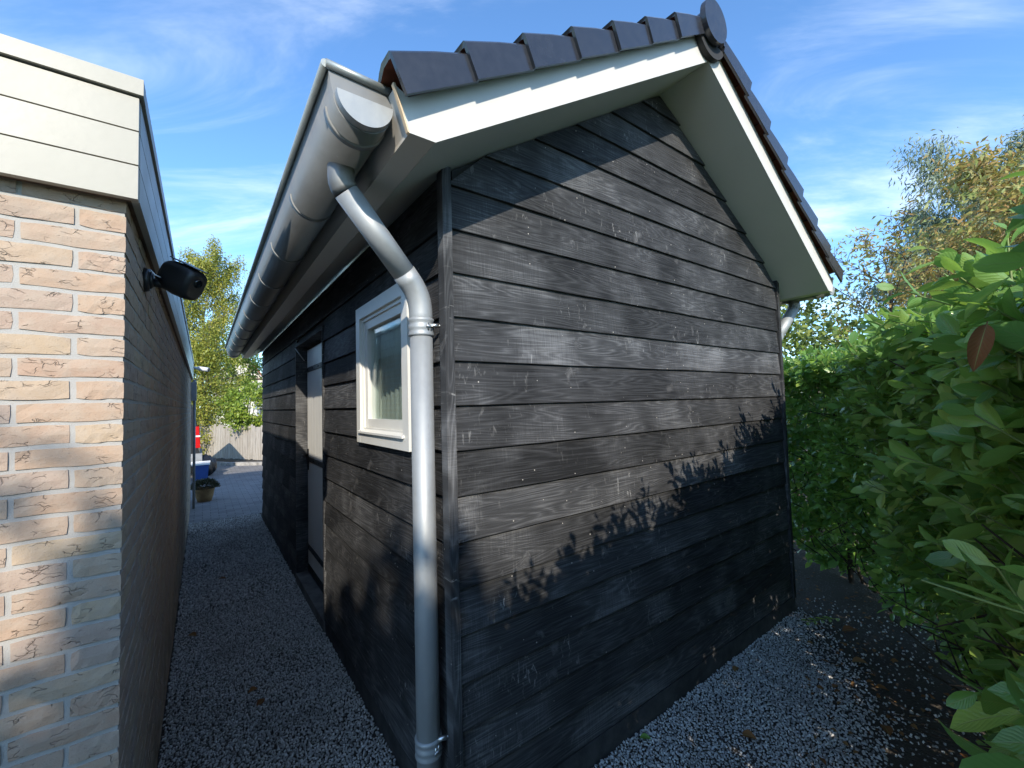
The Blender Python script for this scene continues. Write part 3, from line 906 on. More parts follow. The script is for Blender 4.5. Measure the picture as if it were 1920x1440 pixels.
# ---- door: boarded, white, three black strap hinges
DX = 0.822
door = empty('door', (DX, (DOOR[0] + DOOR[1]) / 2, 0.1)); put(door, shed)
npl = 9
pw = (DOOR[1] - DOOR[0] - 0.12) / npl
for i in range(npl):
    a = DOOR[0] + 0.06 + i * pw
    b = B(); b.box((DX, a + .0012, 0.17), (DX + 0.03, a + pw - .0012, 2.215)); b.bevel(0.003, 2); b.build('plank', M['winpaint'], door)
for zz_ in (2.02, 1.165, 0.335):
    b = B(); b.box((DX - 0.008, DOOR[0] + 0.04, zz_ - 0.022), (DX - 0.001, DOOR[1] - 0.04, zz_ + 0.022)); b.bevel(.002, 1); o = b.build('strap_hinge', M['blackmetal'], door)
    b = B()
    for yy in np.linspace(DOOR[0] + .12, DOOR[1] - .12, 5): b.tube([(DX - .013, yy, zz_), (DX - .007, yy, zz_)], .008, 8)
    b.build('bolt', M['blackmetal'], o)
b = B(); b.box((DX - .01, DOOR[1] - .115, 1.06), (DX - .001, DOOR[1] - .075, 1.26)); b.tube([(DX - .01, DOOR[1] - .095, 1.2), (DX - .055, DOOR[1] - .095, 1.2), (DX - .055, DOOR[1] - .20, 1.2)], .010, 10)
b.build('handle', M['blackmetal'], door)
b = B()
for (a, c, p, q_) in ((DOOR[0], DOOR[0] + .024, .085, DOOR[3]), (DOOR[1] - .024, DOOR[1], .085, DOOR[3]), (DOOR[0] + .025, DOOR[1] - .025, DOOR[3] - .028, DOOR[3])):
    b.box((LX - 0.03, a, p), (DX + 0.05, c, q_))
for vtx in b.bm.verts: pass
b.bevel(.003, 2)
b.build('door_frame', M['wood'], shed)
b = B(); b.box((DX + .001, DOOR[0] + .025, .085), (DX + .05, DOOR[1] - .025, .168)); b.build('sill_board', M['blackmetal'], door)
b = B(); b.tube([(0.722, 4.53, 2.235), (0.80, 4.50, 2.11)], .005, 8); b.build('door_stay', M['steel'], shed)

# ================================================================ gutters and downpipes
def gutter(side, label):
    mx = (lambda x: x) if side == 1 else (lambda x: 2 * XC - x)
    cx, cz, r_ = 0.366, 2.514, 0.082
    Y0, Y1 = 1.178, 7.52
    root = empty('rain_gutter', (mx(cx), 4.3, cz), label, 'gutter')
    def half(rad, n=20): return [(cx + rad * math.cos(t), cz + rad * math.sin(t)) for t in np.linspace(math.pi, 2 * math.pi, n)]
    o_, i_ = half(r_), half(r_ - .003)
    sec = [(cx - r_ - .014, cz + .070)] + o_ + [(cx + r_, cz + .045)] + [(cx + r_ - .003, cz + .045)] + i_[::-1] + [(cx - r_ - .011, cz + .070)]
    b = B()
    v0 = [b.bm.verts.new((mx(x), Y0, z)) for x, z in sec]; v1 = [b.bm.verts.new((mx(x), Y1, z)) for x, z in sec]
    n = len(sec)
    for i in range(n):
        f = b.bm.faces.new((v0[i], v0[(i + 1) % n], v1[(i + 1) % n], v1[i])); f.smooth = 0 <= i <= 19 or 23 <= i <= 42
    b.bm.faces.new(v0[::-1]); b.bm.faces.new(v1)
    b.build('trough', M['gutter'], root)
    bx_, bz_ = cx - r_ - .020, cz + .072
    b = B(); b.tube([(mx(bx_), Y0 - .004, bz_), (mx(bx_), Y1, bz_)], .0115, 14); b.build('bead', M['bead'], root)
    b = B(); b.tube([(mx(bx_), Y0 - .004, bz_), (mx(cx + r_ + .006), Y0 - .004, bz_ - .006)], .0115, 14); b.build('bead', M['bead'], root)
    # end of the trough: a set back wall and a half round plate standing proud of it
    for yy, s_ in ((Y0, 1), (Y1, -1)):
        b = B(); b.prism([(mx(x), z) for x, z in [(cx - r_ - .012, cz + .074)] + half(r_ - .0005, 20) + [(cx + r_, cz + .070)]], yy + s_ * .001, yy + s_ * .004); b.build('end_wall', M['gutter'], root)
        b = B(); b.prism([(mx(x), z) for x, z in half(r_ - .004, 28)], yy - .026 * s_, yy + .019 * s_); b.bevel(.0015, 1, 60)
        b.build('end_plate', M['zinc'], root)
    for k in range(11):
        yy = 1.245 + .605 * k
        b = B()
        ro, ri = half(r_ + .0055, 22), half(r_ + .0004, 22)
        b.prism([(mx(x), z) for x, z in ro + ri[::-1]], yy, yy + .020)
        for f in b.bm.faces: f.smooth = len(f.verts) == 4 and abs(f.normal.y) < .5
        b.build('bracket', M['gutter'], root)
    return root
gutter(1, 'zinc half round gutter above the alley with a closed near end')
gutter(-1, 'zinc gutter hidden behind the eave on the hedge side')

def downpipe(side, label, low):
    mx = (lambda x: x) if side == 1 else (lambda x: 2 * XC - x)
    rp = 0.0425
    X0, Y0_, Xp, Yp = 0.366, 1.42, 0.668, 1.482
    if side == -1: Yp = 1.48
    root = empty('downpipe', (mx(Xp), Yp, 0), label, 'downpipe')
    def arc(p0, p1, p2, rad, n=7):
        p0, p1, p2 = Vector(p0), Vector(p1), Vector(p2)
        a = p1 + (p0 - p1).normalized() * rad; c = p1 + (p2 - p1).normalized() * rad
        return [(1 - t) ** 2 * a + 2 * t * (1 - t) * p1 + t * t * c for t in np.linspace(0, 1, n)]
    A, Bv, Cv, D = (mx(X0), Y0_, 2.46), (mx(X0), Y0_, 2.385), (mx(Xp), Yp, 2.065), (mx(Xp), Yp, low)
    a1 = arc(A, Bv, Cv, .022, 4); a2 = arc(Bv, Cv, D, .07)
    b = B(); b.tube([A] + a1, rp * 1.0, 28); b.build('outlet', M['gutter'], root)
    b = B(); b.tube([a1[-1], a2[0]], rp * .985, 28); b.build('diagonal_pipe', M['zinc'], root)
    dirn = (Vector(Cv) - Vector(Bv)).normalized()
    b = B(); b.tube([a2[0] - dirn * .035] + a2 + [Vector((mx(Xp), Yp, 1.935))], rp * 1.035, 28); b.build('elbow', M['zinc'], root)
    b = B(); b.tube([(mx(Xp), Yp, 1.97), (mx(Xp), Yp, low)], rp, 32); b.build('pipe', M['zinc'], root)
    for zc in (1.945, .415):
        b = B()
        prof = [(rp + .0005, -.036), (rp + .005, -.034), (rp + .0065, -.029), (rp + .004, -.022), (rp + .003, -.012), (rp + .0055, -.008), (rp + .0055, 0.002), (rp + .003, .006),
                (rp + .003, .016), (rp + .0065, .022), (rp + .0065, .030), (rp + .0005, .034)]
        b.lathe(prof, 32, (mx(Xp), Yp, zc)); cl_ = b.build('clamp', M['zinc'], root)
        d = Vector((side * .35, -1, 0)).normalized()
        c0 = Vector((mx(Xp), Yp, zc - .002)) + d * (rp + .002)
        b = B()
        sd_ = Vector((-d.y, d.x, 0))
        for s_ in (-1, 1):
            p = c0 + sd_ * .007 * s_
            b.tube([p - Vector((0, 0, .014)), p + Vector((0, 0, .014))], .0042, 8)
        b.tube([c0 - sd_ * .02 + d * .006, c0 + sd_ * .022 + d * .006], .003, 8)
        b.build('clamp_screw', M['steel'], cl_)
        if side == 1:
            b = B(); p = Vector((Xp + .02, Yp - .036, zc + (.004 if zc > 1 else .030)))
            b.tube([p, p + Vector((.030, -.012, 0))], .0085, 12); b.tube([p + Vector((.030, -.012, 0)), p + Vector((.043, -.008, 0))], .004, 8)
            b.build('wall_bolt', M['steel'], cl_)
    return root
downpipe(1, 'galvanised downpipe standing at the near corner of the black shed', -0.01)
downpipe(-1, 'grey downpipe elbow just past the far gable corner beside the hedge', 0.0)
# ================================================================ vegetation
def basis(d, up):
    """orthonormal frames: d = along, returns along, across, normal (n,3 each)"""
    d = d / np.linalg.norm(d, axis=1)[:, None]
    s = np.cross(up, d); l = np.linalg.norm(s, axis=1)[:, None]
    s = np.where(l < 1e-4, np.array([[1.0, 0, 0]]), s / np.maximum(l, 1e-4))
    return d, s, np.cross(d, s)

def leaf_shape(nu, nv, width, fold, curl, stalk=0.10, tip=1.0, twist=0.0):
    """leaf of unit length along x; returns verts, quads, uv per loop"""
    us = np.linspace(0, 1, nu + 1)
    V, UV = [], []
    for u in us:
        t = max(0.0, (u - stalk) / (1 - stalk))
        wd = width * (math.sin(math.pi * min(1, t ** 1.08)) ** 0.66 if 0 < t < 1 else 0.0) + 0.010 * (1 - t)
        zc = curl * (u - u * u * 1.35)
        for j in range(nv + 1):
            a = j / nv * 2 - 1
            y = a * wd
            z = zc + fold * abs(a) ** 1.4 * wd + twist * a * u * wd + 0.012 * math.sin(u * 15 + a * 2) * abs(a) * (1 if wd > .03 else 0)
            V.append((u, y, z)); UV.append((j / nv, u))
    Q = [(i * (nv + 1) + j, (i + 1) * (nv + 1) + j, (i + 1) * (nv + 1) + j + 1, i * (nv + 1) + j + 1) for i in range(nu) for j in range(nv)]
    V = np.array(V); Q = np.array(Q); UV = np.array(UV)
    return V, Q, UV[Q.ravel()]

def scatter(shape, P, D, UP, S):
    """copies of a leaf shape: P positions, D along, UP hint, S sizes -> V, Q, UV"""
    V, Q, UV = shape
    d, s, n_ = basis(D, UP)
    W = P[:, None] + S[:, None, None] * (V[None, :, 0:1] * d[:, None] + V[None, :, 1:2] * s[:, None] + V[None, :, 2:3] * n_[:, None])
    Qs = (Q[None] + (np.arange(len(P)) * len(V))[:, None, None]).reshape(-1, Q.shape[1])
    return W.reshape(-1, 3), Qs, np.tile(UV, (len(P), 1))

def join(parts):
    V, Q, U, off = [], [], [], 0
    for v, q, u in parts:
        V.append(v); Q.append(q + off); U.append(u); off += len(v)
    return np.concatenate(V), np.concatenate(Q), np.concatenate(U)

def tubes(paths, rads, seg=5):
    """many thin stems in one mesh: paths (n,k,3), rads (n,k)"""
    n_, k, _ = paths.shape
    t = np.gradient(paths, axis=1); t /= np.linalg.norm(t, axis=2)[..., None] + 1e-9
    ref = np.where(np.abs(t[..., 2:3]) < .9, np.array([0, 0, 1.0]), np.array([1.0, 0, 0]))
    a = np.cross(t, ref); a /= np.linalg.norm(a, axis=2)[..., None] + 1e-9
    b_ = np.cross(t, a)
    th = np.linspace(0, 2 * np.pi, seg, endpoint=False)
    V = paths[:, :, None] + rads[:, :, None, None] * (np.cos(th)[None, None, :, None] * a[:, :, None] + np.sin(th)[None, None, :, None] * b_[:, :, None])
    Q = []
    for i in range(k - 1):
        for j in range(seg):
            Q.append((i * seg + j, i * seg + (j + 1) % seg, (i + 1) * seg + (j + 1) % seg, (i + 1) * seg + j))
    Q = np.array(Q)
    Qs = (Q[None] + (np.arange(n_) * k * seg)[:, None, None]).reshape(-1, 4)
    return V.reshape(-1, 3), Qs

cam_M = np.array([ax_r, ax_u, ax_f]); cam_P = np.array([0, 0, EYE])
def project(P):
    c = (P - cam_P) @ cam_M.T
    return 960 + F_PX * c[:, 0] / np.maximum(c[:, 2], 1e-3), 720 - F_PX * c[:, 1] / np.maximum(c[:, 2], 1e-3), c[:, 2]

# ---------------------------------------------------------------- laurel hedge
M['laurel'] = mat_leaf('laurel leaf', [(0.0, (0.100, 0.22, 0.055)), (0.30, (0.170, 0.33, 0.065)), (0.62, (0.245, 0.42, 0.078)), (0.86, (0.33, 0.50, 0.090)), (1.0, (0.46, 0.54, 0.12))],
                        (0.42, 0.66, 0.08), rough=0.22, tw=0.40, spec=0.75)
M['stem'] = plain('young green stem', (0.16, 0.21, 0.055), 0.6, var=0.25)
M['twig'] = mat_bark('hedge twigs', (0.030, 0.022, 0.015), (0.075, 0.055, 0.038))
M['deadleaf'] = mat_leaf('withered leaf', [(0.0, (0.17, 0.065, 0.026)), (0.5, (0.25, 0.11, 0.04)), (1.0, (0.30, 0.17, 0.07))], (0.4, 0.2, 0.06), rough=0.7, tw=0.15, spec=0.2)
hedge = empty('laurel_hedge', (2.4, 0.0, 0), 'tall cherry laurel hedge with large glossy leaves beside the shed', 'hedge')
seglen = [(b_ - a).length for a, b_ in zip(HEDGE, HEDGE[1:])]
cum = np.concatenate([[0], np.cumsum(seglen)]); HL = cum[-1]
def hedge_at(t):
    i = np.clip(np.searchsorted(cum, t, side='right') - 1, 0, len(seglen) - 1)
    A = np.array([h[:] for h in HEDGE]); a, b2 = A[i], A[i + 1]
    f = ((t - cum[i]) / np.array(seglen)[i])[:, None]
    d = (b2 - a) / np.linalg.norm(b2 - a, axis=1)[:, None]
    nrm = np.stack([-d[:, 1], d[:, 0]], 1)
    return a + (b2 - a) * f, nrm
THK, HTOP = 0.95, 1.90
shapes = [leaf_shape(8, 4, .200, .28, .16), leaf_shape(8, 4, .220, .10, -.10, twist=.35), leaf_shape(8, 4, .190, .38, .28, twist=-.25), leaf_shape(8, 4, .225, .16, .05, twist=.2)]
low_shapes = [leaf_shape(5, 2, .200, .28, .16), leaf_shape(5, 2, .220, .10, -.10, twist=.35), leaf_shape(5, 2, .190, .38, .28, twist=-.25), leaf_shape(5, 2, .225, .16, .05, twist=.2)]
def lump(x, y, z):
    return .07 * np.sin(x * 3.7 + 1.3 * z) * np.sin(z * 4.1 + y * 2) + .05 * np.sin(x * 8.3 + z * 5.7)
Sp, Sd = [], []
NF = 1500                                          # shoots on the face
t = rng.uniform(0.2, HL, NF); zf = 0.10 + (HTOP - 0.10) * rng.uniform(0, 1, NF) ** 0.9
p2, nr = hedge_at(t)
dep = rng.uniform(-.14, .02, NF) + lump(p2[:, 0], p2[:, 1], zf) - 0.32 * np.clip((1.15 - zf) / 1.15, 0, 1)
Sp.append(np.column_stack([p2 + nr * dep[:, None], zf]))
Sd.append(np.column_stack([nr * rng.uniform(.35, .9, NF)[:, None], rng.uniform(.25, .95, NF)]) + rng.normal(0, .28, (NF, 3)))
NT = 1700                                          # shoots on the top
t = rng.uniform(0, HL, NT); p2, nr = hedge_at(t)
back = rng.uniform(0, THK, NT)
zt = HTOP - 0.05 - .09 * np.clip((2.5 - p2[:, 0]) / .8, 0, 1) * (p2[:, 0] > .95) + lump(p2[:, 0] * 1.7, back * 3, p2[:, 1]) * .6 + rng.uniform(-.10, .06, NT) - .05 * np.clip(.12 - back, 0, .12) / .12
Sp.append(np.column_stack([p2 - nr * back[:, None], zt]))
Sd.append(np.column_stack([nr * rng.normal(.1, .25, NT)[:, None], np.ones(NT)]) + rng.normal(0, .22, (NT, 3)) * np.array([1, 1, .2]))
Sp, Sd = np.concatenate(Sp), np.concatenate(Sd)
Sd /= np.linalg.norm(Sd, axis=1)[:, None]
_tip = Sp + Sd * .14
_keep = ~((_tip[:, 2] > 1.98) & (Sp[:, 0] > 1.0) & (Sp[:, 0] < 2.3)) & (np.linalg.norm(_tip - cam_P, axis=1) > .85) | (Sp[:, 0] < .95)
_face = np.arange(len(Sp)) < NF
Sp, Sd, _face = Sp[_keep], Sd[_keep], _face[_keep]
ns = len(Sp)
Ls = np.where(_face, rng.uniform(.10, .20, ns), rng.uniform(.05, .14, ns))
# stems bend upward
k = 5
tt = np.linspace(0, 1, k)
bend = np.array([0, 0, 1.0])[None, None] * (tt ** 2)[None, :, None] * (Ls * rng.uniform(.05, .35, ns))[:, None, None]
paths = Sp[:, None] + Sd[:, None] * (tt[None, :, None] * 1.35 - .35) * Ls[:, None, None] + bend
rad = (np.linspace(.0030, .0016, k)[None] * rng.uniform(.8, 1.2, ns)[:, None])
V, Q = tubes(paths, rad)
tag(link('shoots', mesh_np('shoots', V, Q, smooth=True), M['stem'], hedge), kind='stuff')
NL = 9
LP, LD, LU, LS = [], [], [], []
ga = 2.39996
for i in range(NL):
    f = 0.12 + 0.88 * i / (NL - 1)
    base = Sp + Sd * (f * 1.35 - .35)[..., None] * Ls[:, None] if False else Sp + Sd * ((f * 1.35 - .35) * Ls)[:, None] + bend[:, -1] * f * f
    d, s, n_ = basis(Sd.copy(), np.tile([0.13, 0.21, 0.97], (ns, 1)))
    az = ga * i + rng.uniform(0, 6.28, ns) * 0 + (np.arange(ns) * 1.7) + rng.normal(0, .25, ns)
    out = s * np.cos(az)[:, None] + n_ * np.sin(az)[:, None]
    lean = np.radians(rng.uniform(48, 78, ns) * (1 - .55 * (i / (NL - 1)) ** 2))
    D = Sd * np.cos(lean)[:, None] + out * np.sin(lean)[:, None] + np.array([0, 0, -.10])
    LP.append(base); LD.append(D); LU.append(Sd + rng.normal(0, .22, (ns, 3)))
    LS.append(rng.uniform(.068, .108, ns) * (1 - .45 * max(0, (i - 6) / 2)))
LP, LD, LU, LS = map(np.concatenate, (LP, LD, LU, LS))
# extra loose leaves fill the skin of the hedge
NX = 9500
t = rng.uniform(0.2, HL, NX); zf = rng.uniform(0.06, HTOP, NX); p2, nr = hedge_at(t)
dep = rng.uniform(-.20, .03, NX) + lump(p2[:, 0], p2[:, 1], zf) - 0.32 * np.clip((1.15 - zf) / 1.15, 0, 1)
LP = np.concatenate([LP, np.column_stack([p2 + nr * dep[:, None], zf])])
hang = np.column_stack([nr * .55, np.full(NX, -.15)]) + rng.normal(0, .42, (NX, 3))
LD = np.concatenate([LD, hang]); LU = np.concatenate([LU, np.column_stack([nr * .8, np.full(NX, .75)]) + rng.normal(0, .3, (NX, 3))])
LS = np.concatenate([LS, rng.uniform(.070, .108, NX)])
ok = LP[:, 2] + np.minimum(0, LD[:, 2]) * LS > 0.02
# nothing grows into the shed or within arm's reach of the viewer
ok &= ~((LP[:, 0] < 3.80) & (LP[:, 1] > 1.18)) & ((np.linalg.norm(LP - cam_P, axis=1) > .80) | ((LP[:, 0] < .95) & (LP[:, 1] < 0)))
tipP = LP + LD / np.linalg.norm(LD, axis=1)[:, None] * LS[:, None]
ok &= ~((np.maximum(tipP[:, 2], LP[:, 2]) > 2.02) & (LP[:, 0] > 1.0) & (LP[:, 0] < 2.2))
ok &= ~((tipP[:, 0] < 3.74) & (tipP[:, 1] > 1.30))
LP, LD, LU, LS = LP[ok], LD[ok], LU[ok], LS[ok]
kind_ = rng.integers(0, 4, len(LP))
mid = LP + LD / np.linalg.norm(LD, axis=1)[:, None] * LS[:, None] * .5
ux, uy, ud = project(mid)
inv = (ux > 0) & (ux < 1925) & (uy > 0) & (uy < 1445) & (ud > .3)
cell = (np.clip(ux, 0, 1919) // 30).astype(int) * 100 + (np.clip(uy, 0, 1439) // 30).astype(int)
seen, pick = {}, []
for i in np.argsort(ud):
    if not inv[i]: continue
    c_ = cell[i]
    if seen.get(c_, 0) < 1:
        seen[c_] = seen.get(c_, 0) + 1; pick.append(i)
pick = sorted(pick, key=lambda i: -LS[i] / ud[i])[:298]
pm = np.zeros(len(LP), bool); pm[pick] = True
leaf_me = []
for s_ in shapes:
    me = mesh_np('leaf', s_[0], s_[1], s_[2], smooth=True); me.materials.append(M['laurel']); leaf_me.append(me)
d_, s_a, n_a = basis(LD.copy(), LU)
for i in pick:
    mw = Matrix([(d_[i, r] * LS[i], s_a[i, r] * LS[i], n_a[i, r] * LS[i], LP[i, r]) for r in range(3)] + [(0, 0, 0, 1)])
    link('leaf', leaf_me[kind_[i]], None, hedge, mw)
mm = ~pm
v_, q_, u_ = join([scatter(low_shapes[k_], LP[mm & (kind_ == k_)], LD[mm & (kind_ == k_)], LU[mm & (kind_ == k_)], LS[mm & (kind_ == k_)]) for k_ in range(4)])
tag(link('foliage', mesh_np('foliage', v_, q_, u_, True), M['laurel'], hedge), kind='stuff')
# the withered brown leaf hanging near the top right
dl = leaf_shape(10, 6, .16, .95, .55, twist=.35)
me = mesh_np('withered_leaf', *dl, smooth=True)
def pix(x, y, dist):
    v = Vector(cam_M.T @ np.array([(x - 960) / F_PX, -(y - 720) / F_PX, 1.0])).normalized()
    return Vector((0, 0, EYE)) + v * dist
a, b_ = pix(1852, 602, 1.10), pix(1826, 690, 1.06)
dd = (b_ - a); ln = dd.length
D3, S3, N3 = basis(np.array([dd[:]]), np.array([[-.9, -.15, .35]]))
o = link('withered_leaf', me, M['deadleaf'], hedge, Matrix([(D3[0, r] * ln, S3[0, r] * ln, N3[0, r] * ln, a[r]) for r in range(3)] + [(0, 0, 0, 1)]))
o['label'] = 'curled brown dead leaf'
# woody inside: stems and a dense dark tangle of twigs
nst = 90
t = rng.uniform(0, HL, nst); p2, nr = hedge_at(t); bk = rng.uniform(.25, .75, nst)
base = np.column_stack([p2 - nr * bk[:, None], np.zeros(nst)])
top = base + np.column_stack([rng.normal(0, .16, (nst, 2)), rng.uniform(1.4, 1.85, nst)])
kk = np.linspace(0, 1, 6)
pth = base[:, None] * (1 - kk)[None, :, None] + top[:, None] * kk[None, :, None] + rng.normal(0, .025, (nst, 6, 3))
V, Q = tubes(pth, np.linspace(.018, .006, 6)[None] * rng.uniform(.6, 1.3, nst)[:, None], 6)
ntw = 1500
t = rng.uniform(0, HL, ntw); p2, nr = hedge_at(t); bk = rng.uniform(.10, .8, ntw)
base = np.column_stack([p2 - nr * bk[:, None], rng.uniform(.1, HTOP - .1, ntw)])
dr = np.column_stack([nr * rng.uniform(-.2, .9, ntw)[:, None], rng.uniform(.1, .9, ntw)]) + rng.normal(0, .35, (ntw, 3))
dr /= np.linalg.norm(dr, axis=1)[:, None]
pth = base[:, None] + dr[:, None] * np.linspace(0, .32, 3)[None, :, None]
V2, Q2 = tubes(pth, np.tile(np.linspace(.005, .002, 3), (ntw, 1)), 4)
tag(link('branches', mesh_np('branches', np.concatenate([V, V2]), np.concatenate([Q, Q2 + len(V)])), M['twig'], hedge), kind='stuff')
NI = 5200
t = rng.uniform(0, HL, NI); p2, nr = hedge_at(t); bk = rng.uniform(.22, .8, NI)
P_ = np.column_stack([p2 - nr * bk[:, None], rng.uniform(.15, HTOP - .12, NI)])
sh = leaf_shape(3, 2, .19, .2, .1)
v_, q_, u_ = scatter(sh, P_, rng.normal(0, 1, (NI, 3)), rng.normal(0, 1, (NI, 3)), rng.uniform(.11, .17, NI))
tag(link('inner_foliage', mesh_np('inner_foliage', v_, q_, u_, True), M['laurel'], hedge), kind='stuff')

# ---------------------------------------------------------------- trees and shrubs
rhomb = (np.array([(0, 0, 0), (.45, -.5, .10), (1, 0, -.05), (.45, .5, .10)], float), np.array([(0, 1, 2, 3)]), np.array([(.5, 0), (0, .45), (.5, 1), (1, .45)], float))
def slim(w):
    v = rhomb[0].copy(); v[:, 1] *= w
    return (v, rhomb[1], rhomb[2])

def limb_tree(name, base, height, spread, mat_b, label, cat, n_limb=9, r0=.12, lean=(0, 0), first=.25, up=.8):
    """tapered trunk with limbs and side branches; returns root, branch points and their directions"""
    root = empty(name, base, label, cat)
    b = B()
    base = Vector(base)
    tp = [base + Vector((lean[0] * f * f + random.uniform(-.04, .04) * height * .3, lean[1] * f * f + random.uniform(-.04, .04) * height * .3, height * f)) for f in np.linspace(0, 1, 8)]
    b.tube(tp, [r0 * (1 - .88 * f) for f in np.linspace(0, 1, 8)], 9)
    b.build('trunk', mat_b, root)
    pts, dirs = [], []
    bl = B()
    for i in range(n_limb):
        f = first + (1 - first) * (i + .5) / n_limb
        p = tp[0].lerp(tp[-1], f) if False else tp[min(7, int(f * 7))].lerp(tp[min(7, int(f * 7) + 1)], f * 7 - int(f * 7))
        az = i * 2.4 + random.uniform(-.4, .4)
        d = Vector((math.cos(az), math.sin(az), up * random.uniform(.6, 1.2))).normalized()
        L = spread * (1 - .45 * f) * random.uniform(.75, 1.1)
        path = [p]
        for s_ in range(5):
            d = (d + Vector((random.uniform(-.18, .18), random.uniform(-.18, .18), random.uniform(-.10, .10)))).normalized()
            path.append(path[-1] + d * L / 5)
        rr = r0 * (1 - .85 * f) * .55
        bl.tube(path, [max(.004, rr * (1 - .17 * q)) for q in range(6)], 6)
        for s_ in range(1, 6):
            for _ in range(4):
                dd = (d + Vector((random.gauss(0, .7), random.gauss(0, .7), random.gauss(.1, .5)))).normalized()
                LL = L * random.uniform(.18, .42)
                q0 = path[s_]; q1 = q0 + dd * LL * .5; q2 = q1 + (dd + Vector((random.gauss(0, .3), random.gauss(0, .3), random.gauss(0, .3)))).normalized() * LL * .5
                bl.tube([q0, q1, q2], [max(.004, rr * .35), max(.003, rr * .22), .002], 4)
                for q, w in ((q0.lerp(q1, .5), dd), (q1, dd), (q1.lerp(q2, .5), dd), (q2, dd)):
                    pts.append(q[:]); dirs.append(w[:])
    bl.build('limbs', mat_b, root)
    return root, np.array(pts), np.array(dirs)

def crown(root, name, P, D, U, S, shape, mat):
    v_, q_, u_ = scatter(shape, P, D, U, S)
    return tag(link(name, mesh_np(name, v_, q_, u_), mat, root), kind='stuff')

M['bark'] = mat_bark('grey bark', (0.06, 0.05, 0.042), (0.15, 0.13, 0.11))
M['birchbark'] = mat_bark('birch bark', (0.10, 0.09, 0.08), (0.55, 0.53, 0.49))
M['prunus'] = mat_leaf('autumn cherry leaf', [(0.0, (0.36, 0.205, 0.075)), (0.12, (0.42, 0.29, 0.095)), (0.34, (0.42, 0.36, 0.11)), (0.62, (0.33, 0.36, 0.10)), (1.0, (0.23, 0.31, 0.085))],
                        (0.62, 0.42, 0.10), rough=0.5, tw=0.35, veins=False)
M['willow'] = mat_leaf('willow leaf', [(0.0, (0.12, 0.155, 0.085)), (0.5, (0.20, 0.24, 0.14)), (1.0, (0.32, 0.37, 0.25))], (0.35, 0.42, 0.2), rough=0.5, tw=0.25, veins=False)
M['birch'] = mat_leaf('birch leaf', [(0.0, (0.17, 0.21, 0.035)), (0.4, (0.29, 0.32, 0.05)), (0.75, (0.40, 0.39, 0.06)), (1.0, (0.50, 0.41, 0.07))], (0.65, 0.62, 0.10), rough=0.5, tw=0.35, veins=False)
M['ivy'] = mat_leaf('ivy leaf', [(0.0, (0.045, 0.085, 0.018)), (0.4, (0.10, 0.16, 0.028)), (0.75, (0.19, 0.25, 0.045)), (1.0, (0.33, 0.36, 0.075))], (0.45, 0.52, 0.08), rough=0.42, tw=0.25, veins=False)
M['shrubleaf'] = mat_leaf('shrub leaf', [(0.0, (0.12, 0.19, 0.028)), (0.5, (0.25, 0.34, 0.045)), (1.0, (0.40, 0.45, 0.07))], (0.5, 0.6, 0.08), rough=0.4, tw=0.28, veins=False)

# autumn cherry beyond the hedge
random.seed(21)
root, P_, D_ = limb_tree('cherry_tree', (8.7, -0.5, 0), 3.7, 2.75, M['bark'], 'cherry tree turning orange and yellow behind the laurel hedge', 'tree', 15, .10, (0, .3), .22, .75)
idx = rng.integers(0, len(P_), 42000)
lp = P_[idx] + np.clip(rng.normal(0, .15, (42000, 3)), -.24, .24); ld = D_[idx] * .5 + rng.normal(0, .6, (42000, 3)) + np.array([0, 0, -.75])
crown(root, 'crown', lp, ld, rng.normal(0, 1, (42000, 3)) + np.array([-.5, -.5, .6]), rng.uniform(.06, .105, 42000), slim(.34), M['prunus'])
random.seed(33)
root, P_, D_ = limb_tree('young_tree', (7.3, 1.35, 0), 3.5, 1.35, M['bark'], 'thin young tree with sparse leaves next to the orange cherry', 'tree', 9, .045, (-.2, .1), .45, 1.3)
idx = rng.integers(0, len(P_), 1500)
crown(root, 'crown', P_[idx] + rng.normal(0, .06, (1500, 3)), D_[idx] * .5 + rng.normal(0, .5, (1500, 3)) + np.array([0, 0, -.5]), rng.normal(0, 1, (1500, 3)) + np.array([-.5, -.5, .6]), rng.uniform(.055, .10, 1500), slim(.36), M['prunus'])

# willow far behind
random.seed(5)
root, P_, D_ = limb_tree('willow_tree', (20.5, 1.5, 0), 8.3, 3.9, M['bark'], 'large grey green willow far behind the cherry tree', 'tree', 16, .35, (0, .4), .3, .8)
idx = rng.integers(0, len(P_), 3600)
lens = rng.uniform(.35, 1.3, 3600)
parts_p, parts_d = [], []
wind = np.array([-.55, .12, 0])
for f in np.linspace(0, 1, 11):
    parts_p.append(P_[idx] + np.clip(rng.normal(0, .35, (3600, 3)), -.5, .5) * (1 if f == 0 else 1) * np.array([1, 1, .7]) * 0.6 + (wind * .6 * f + np.array([0, 0, -1]) * f * f) * lens[:, None])
    parts_d.append(np.tile(wind * .8 + np.array([0, 0, -.5 - .6 * f]), (3600, 1)) + rng.normal(0, .4, (3600, 3)))
lp, ld = np.concatenate(parts_p), np.concatenate(parts_d)
crown(root, 'crown', lp, ld, rng.normal(0, 1, (len(lp), 3)) + np.array([-.4, -.6, .6]), rng.uniform(.14, .26, len(lp)), slim(.20), M['willow'])

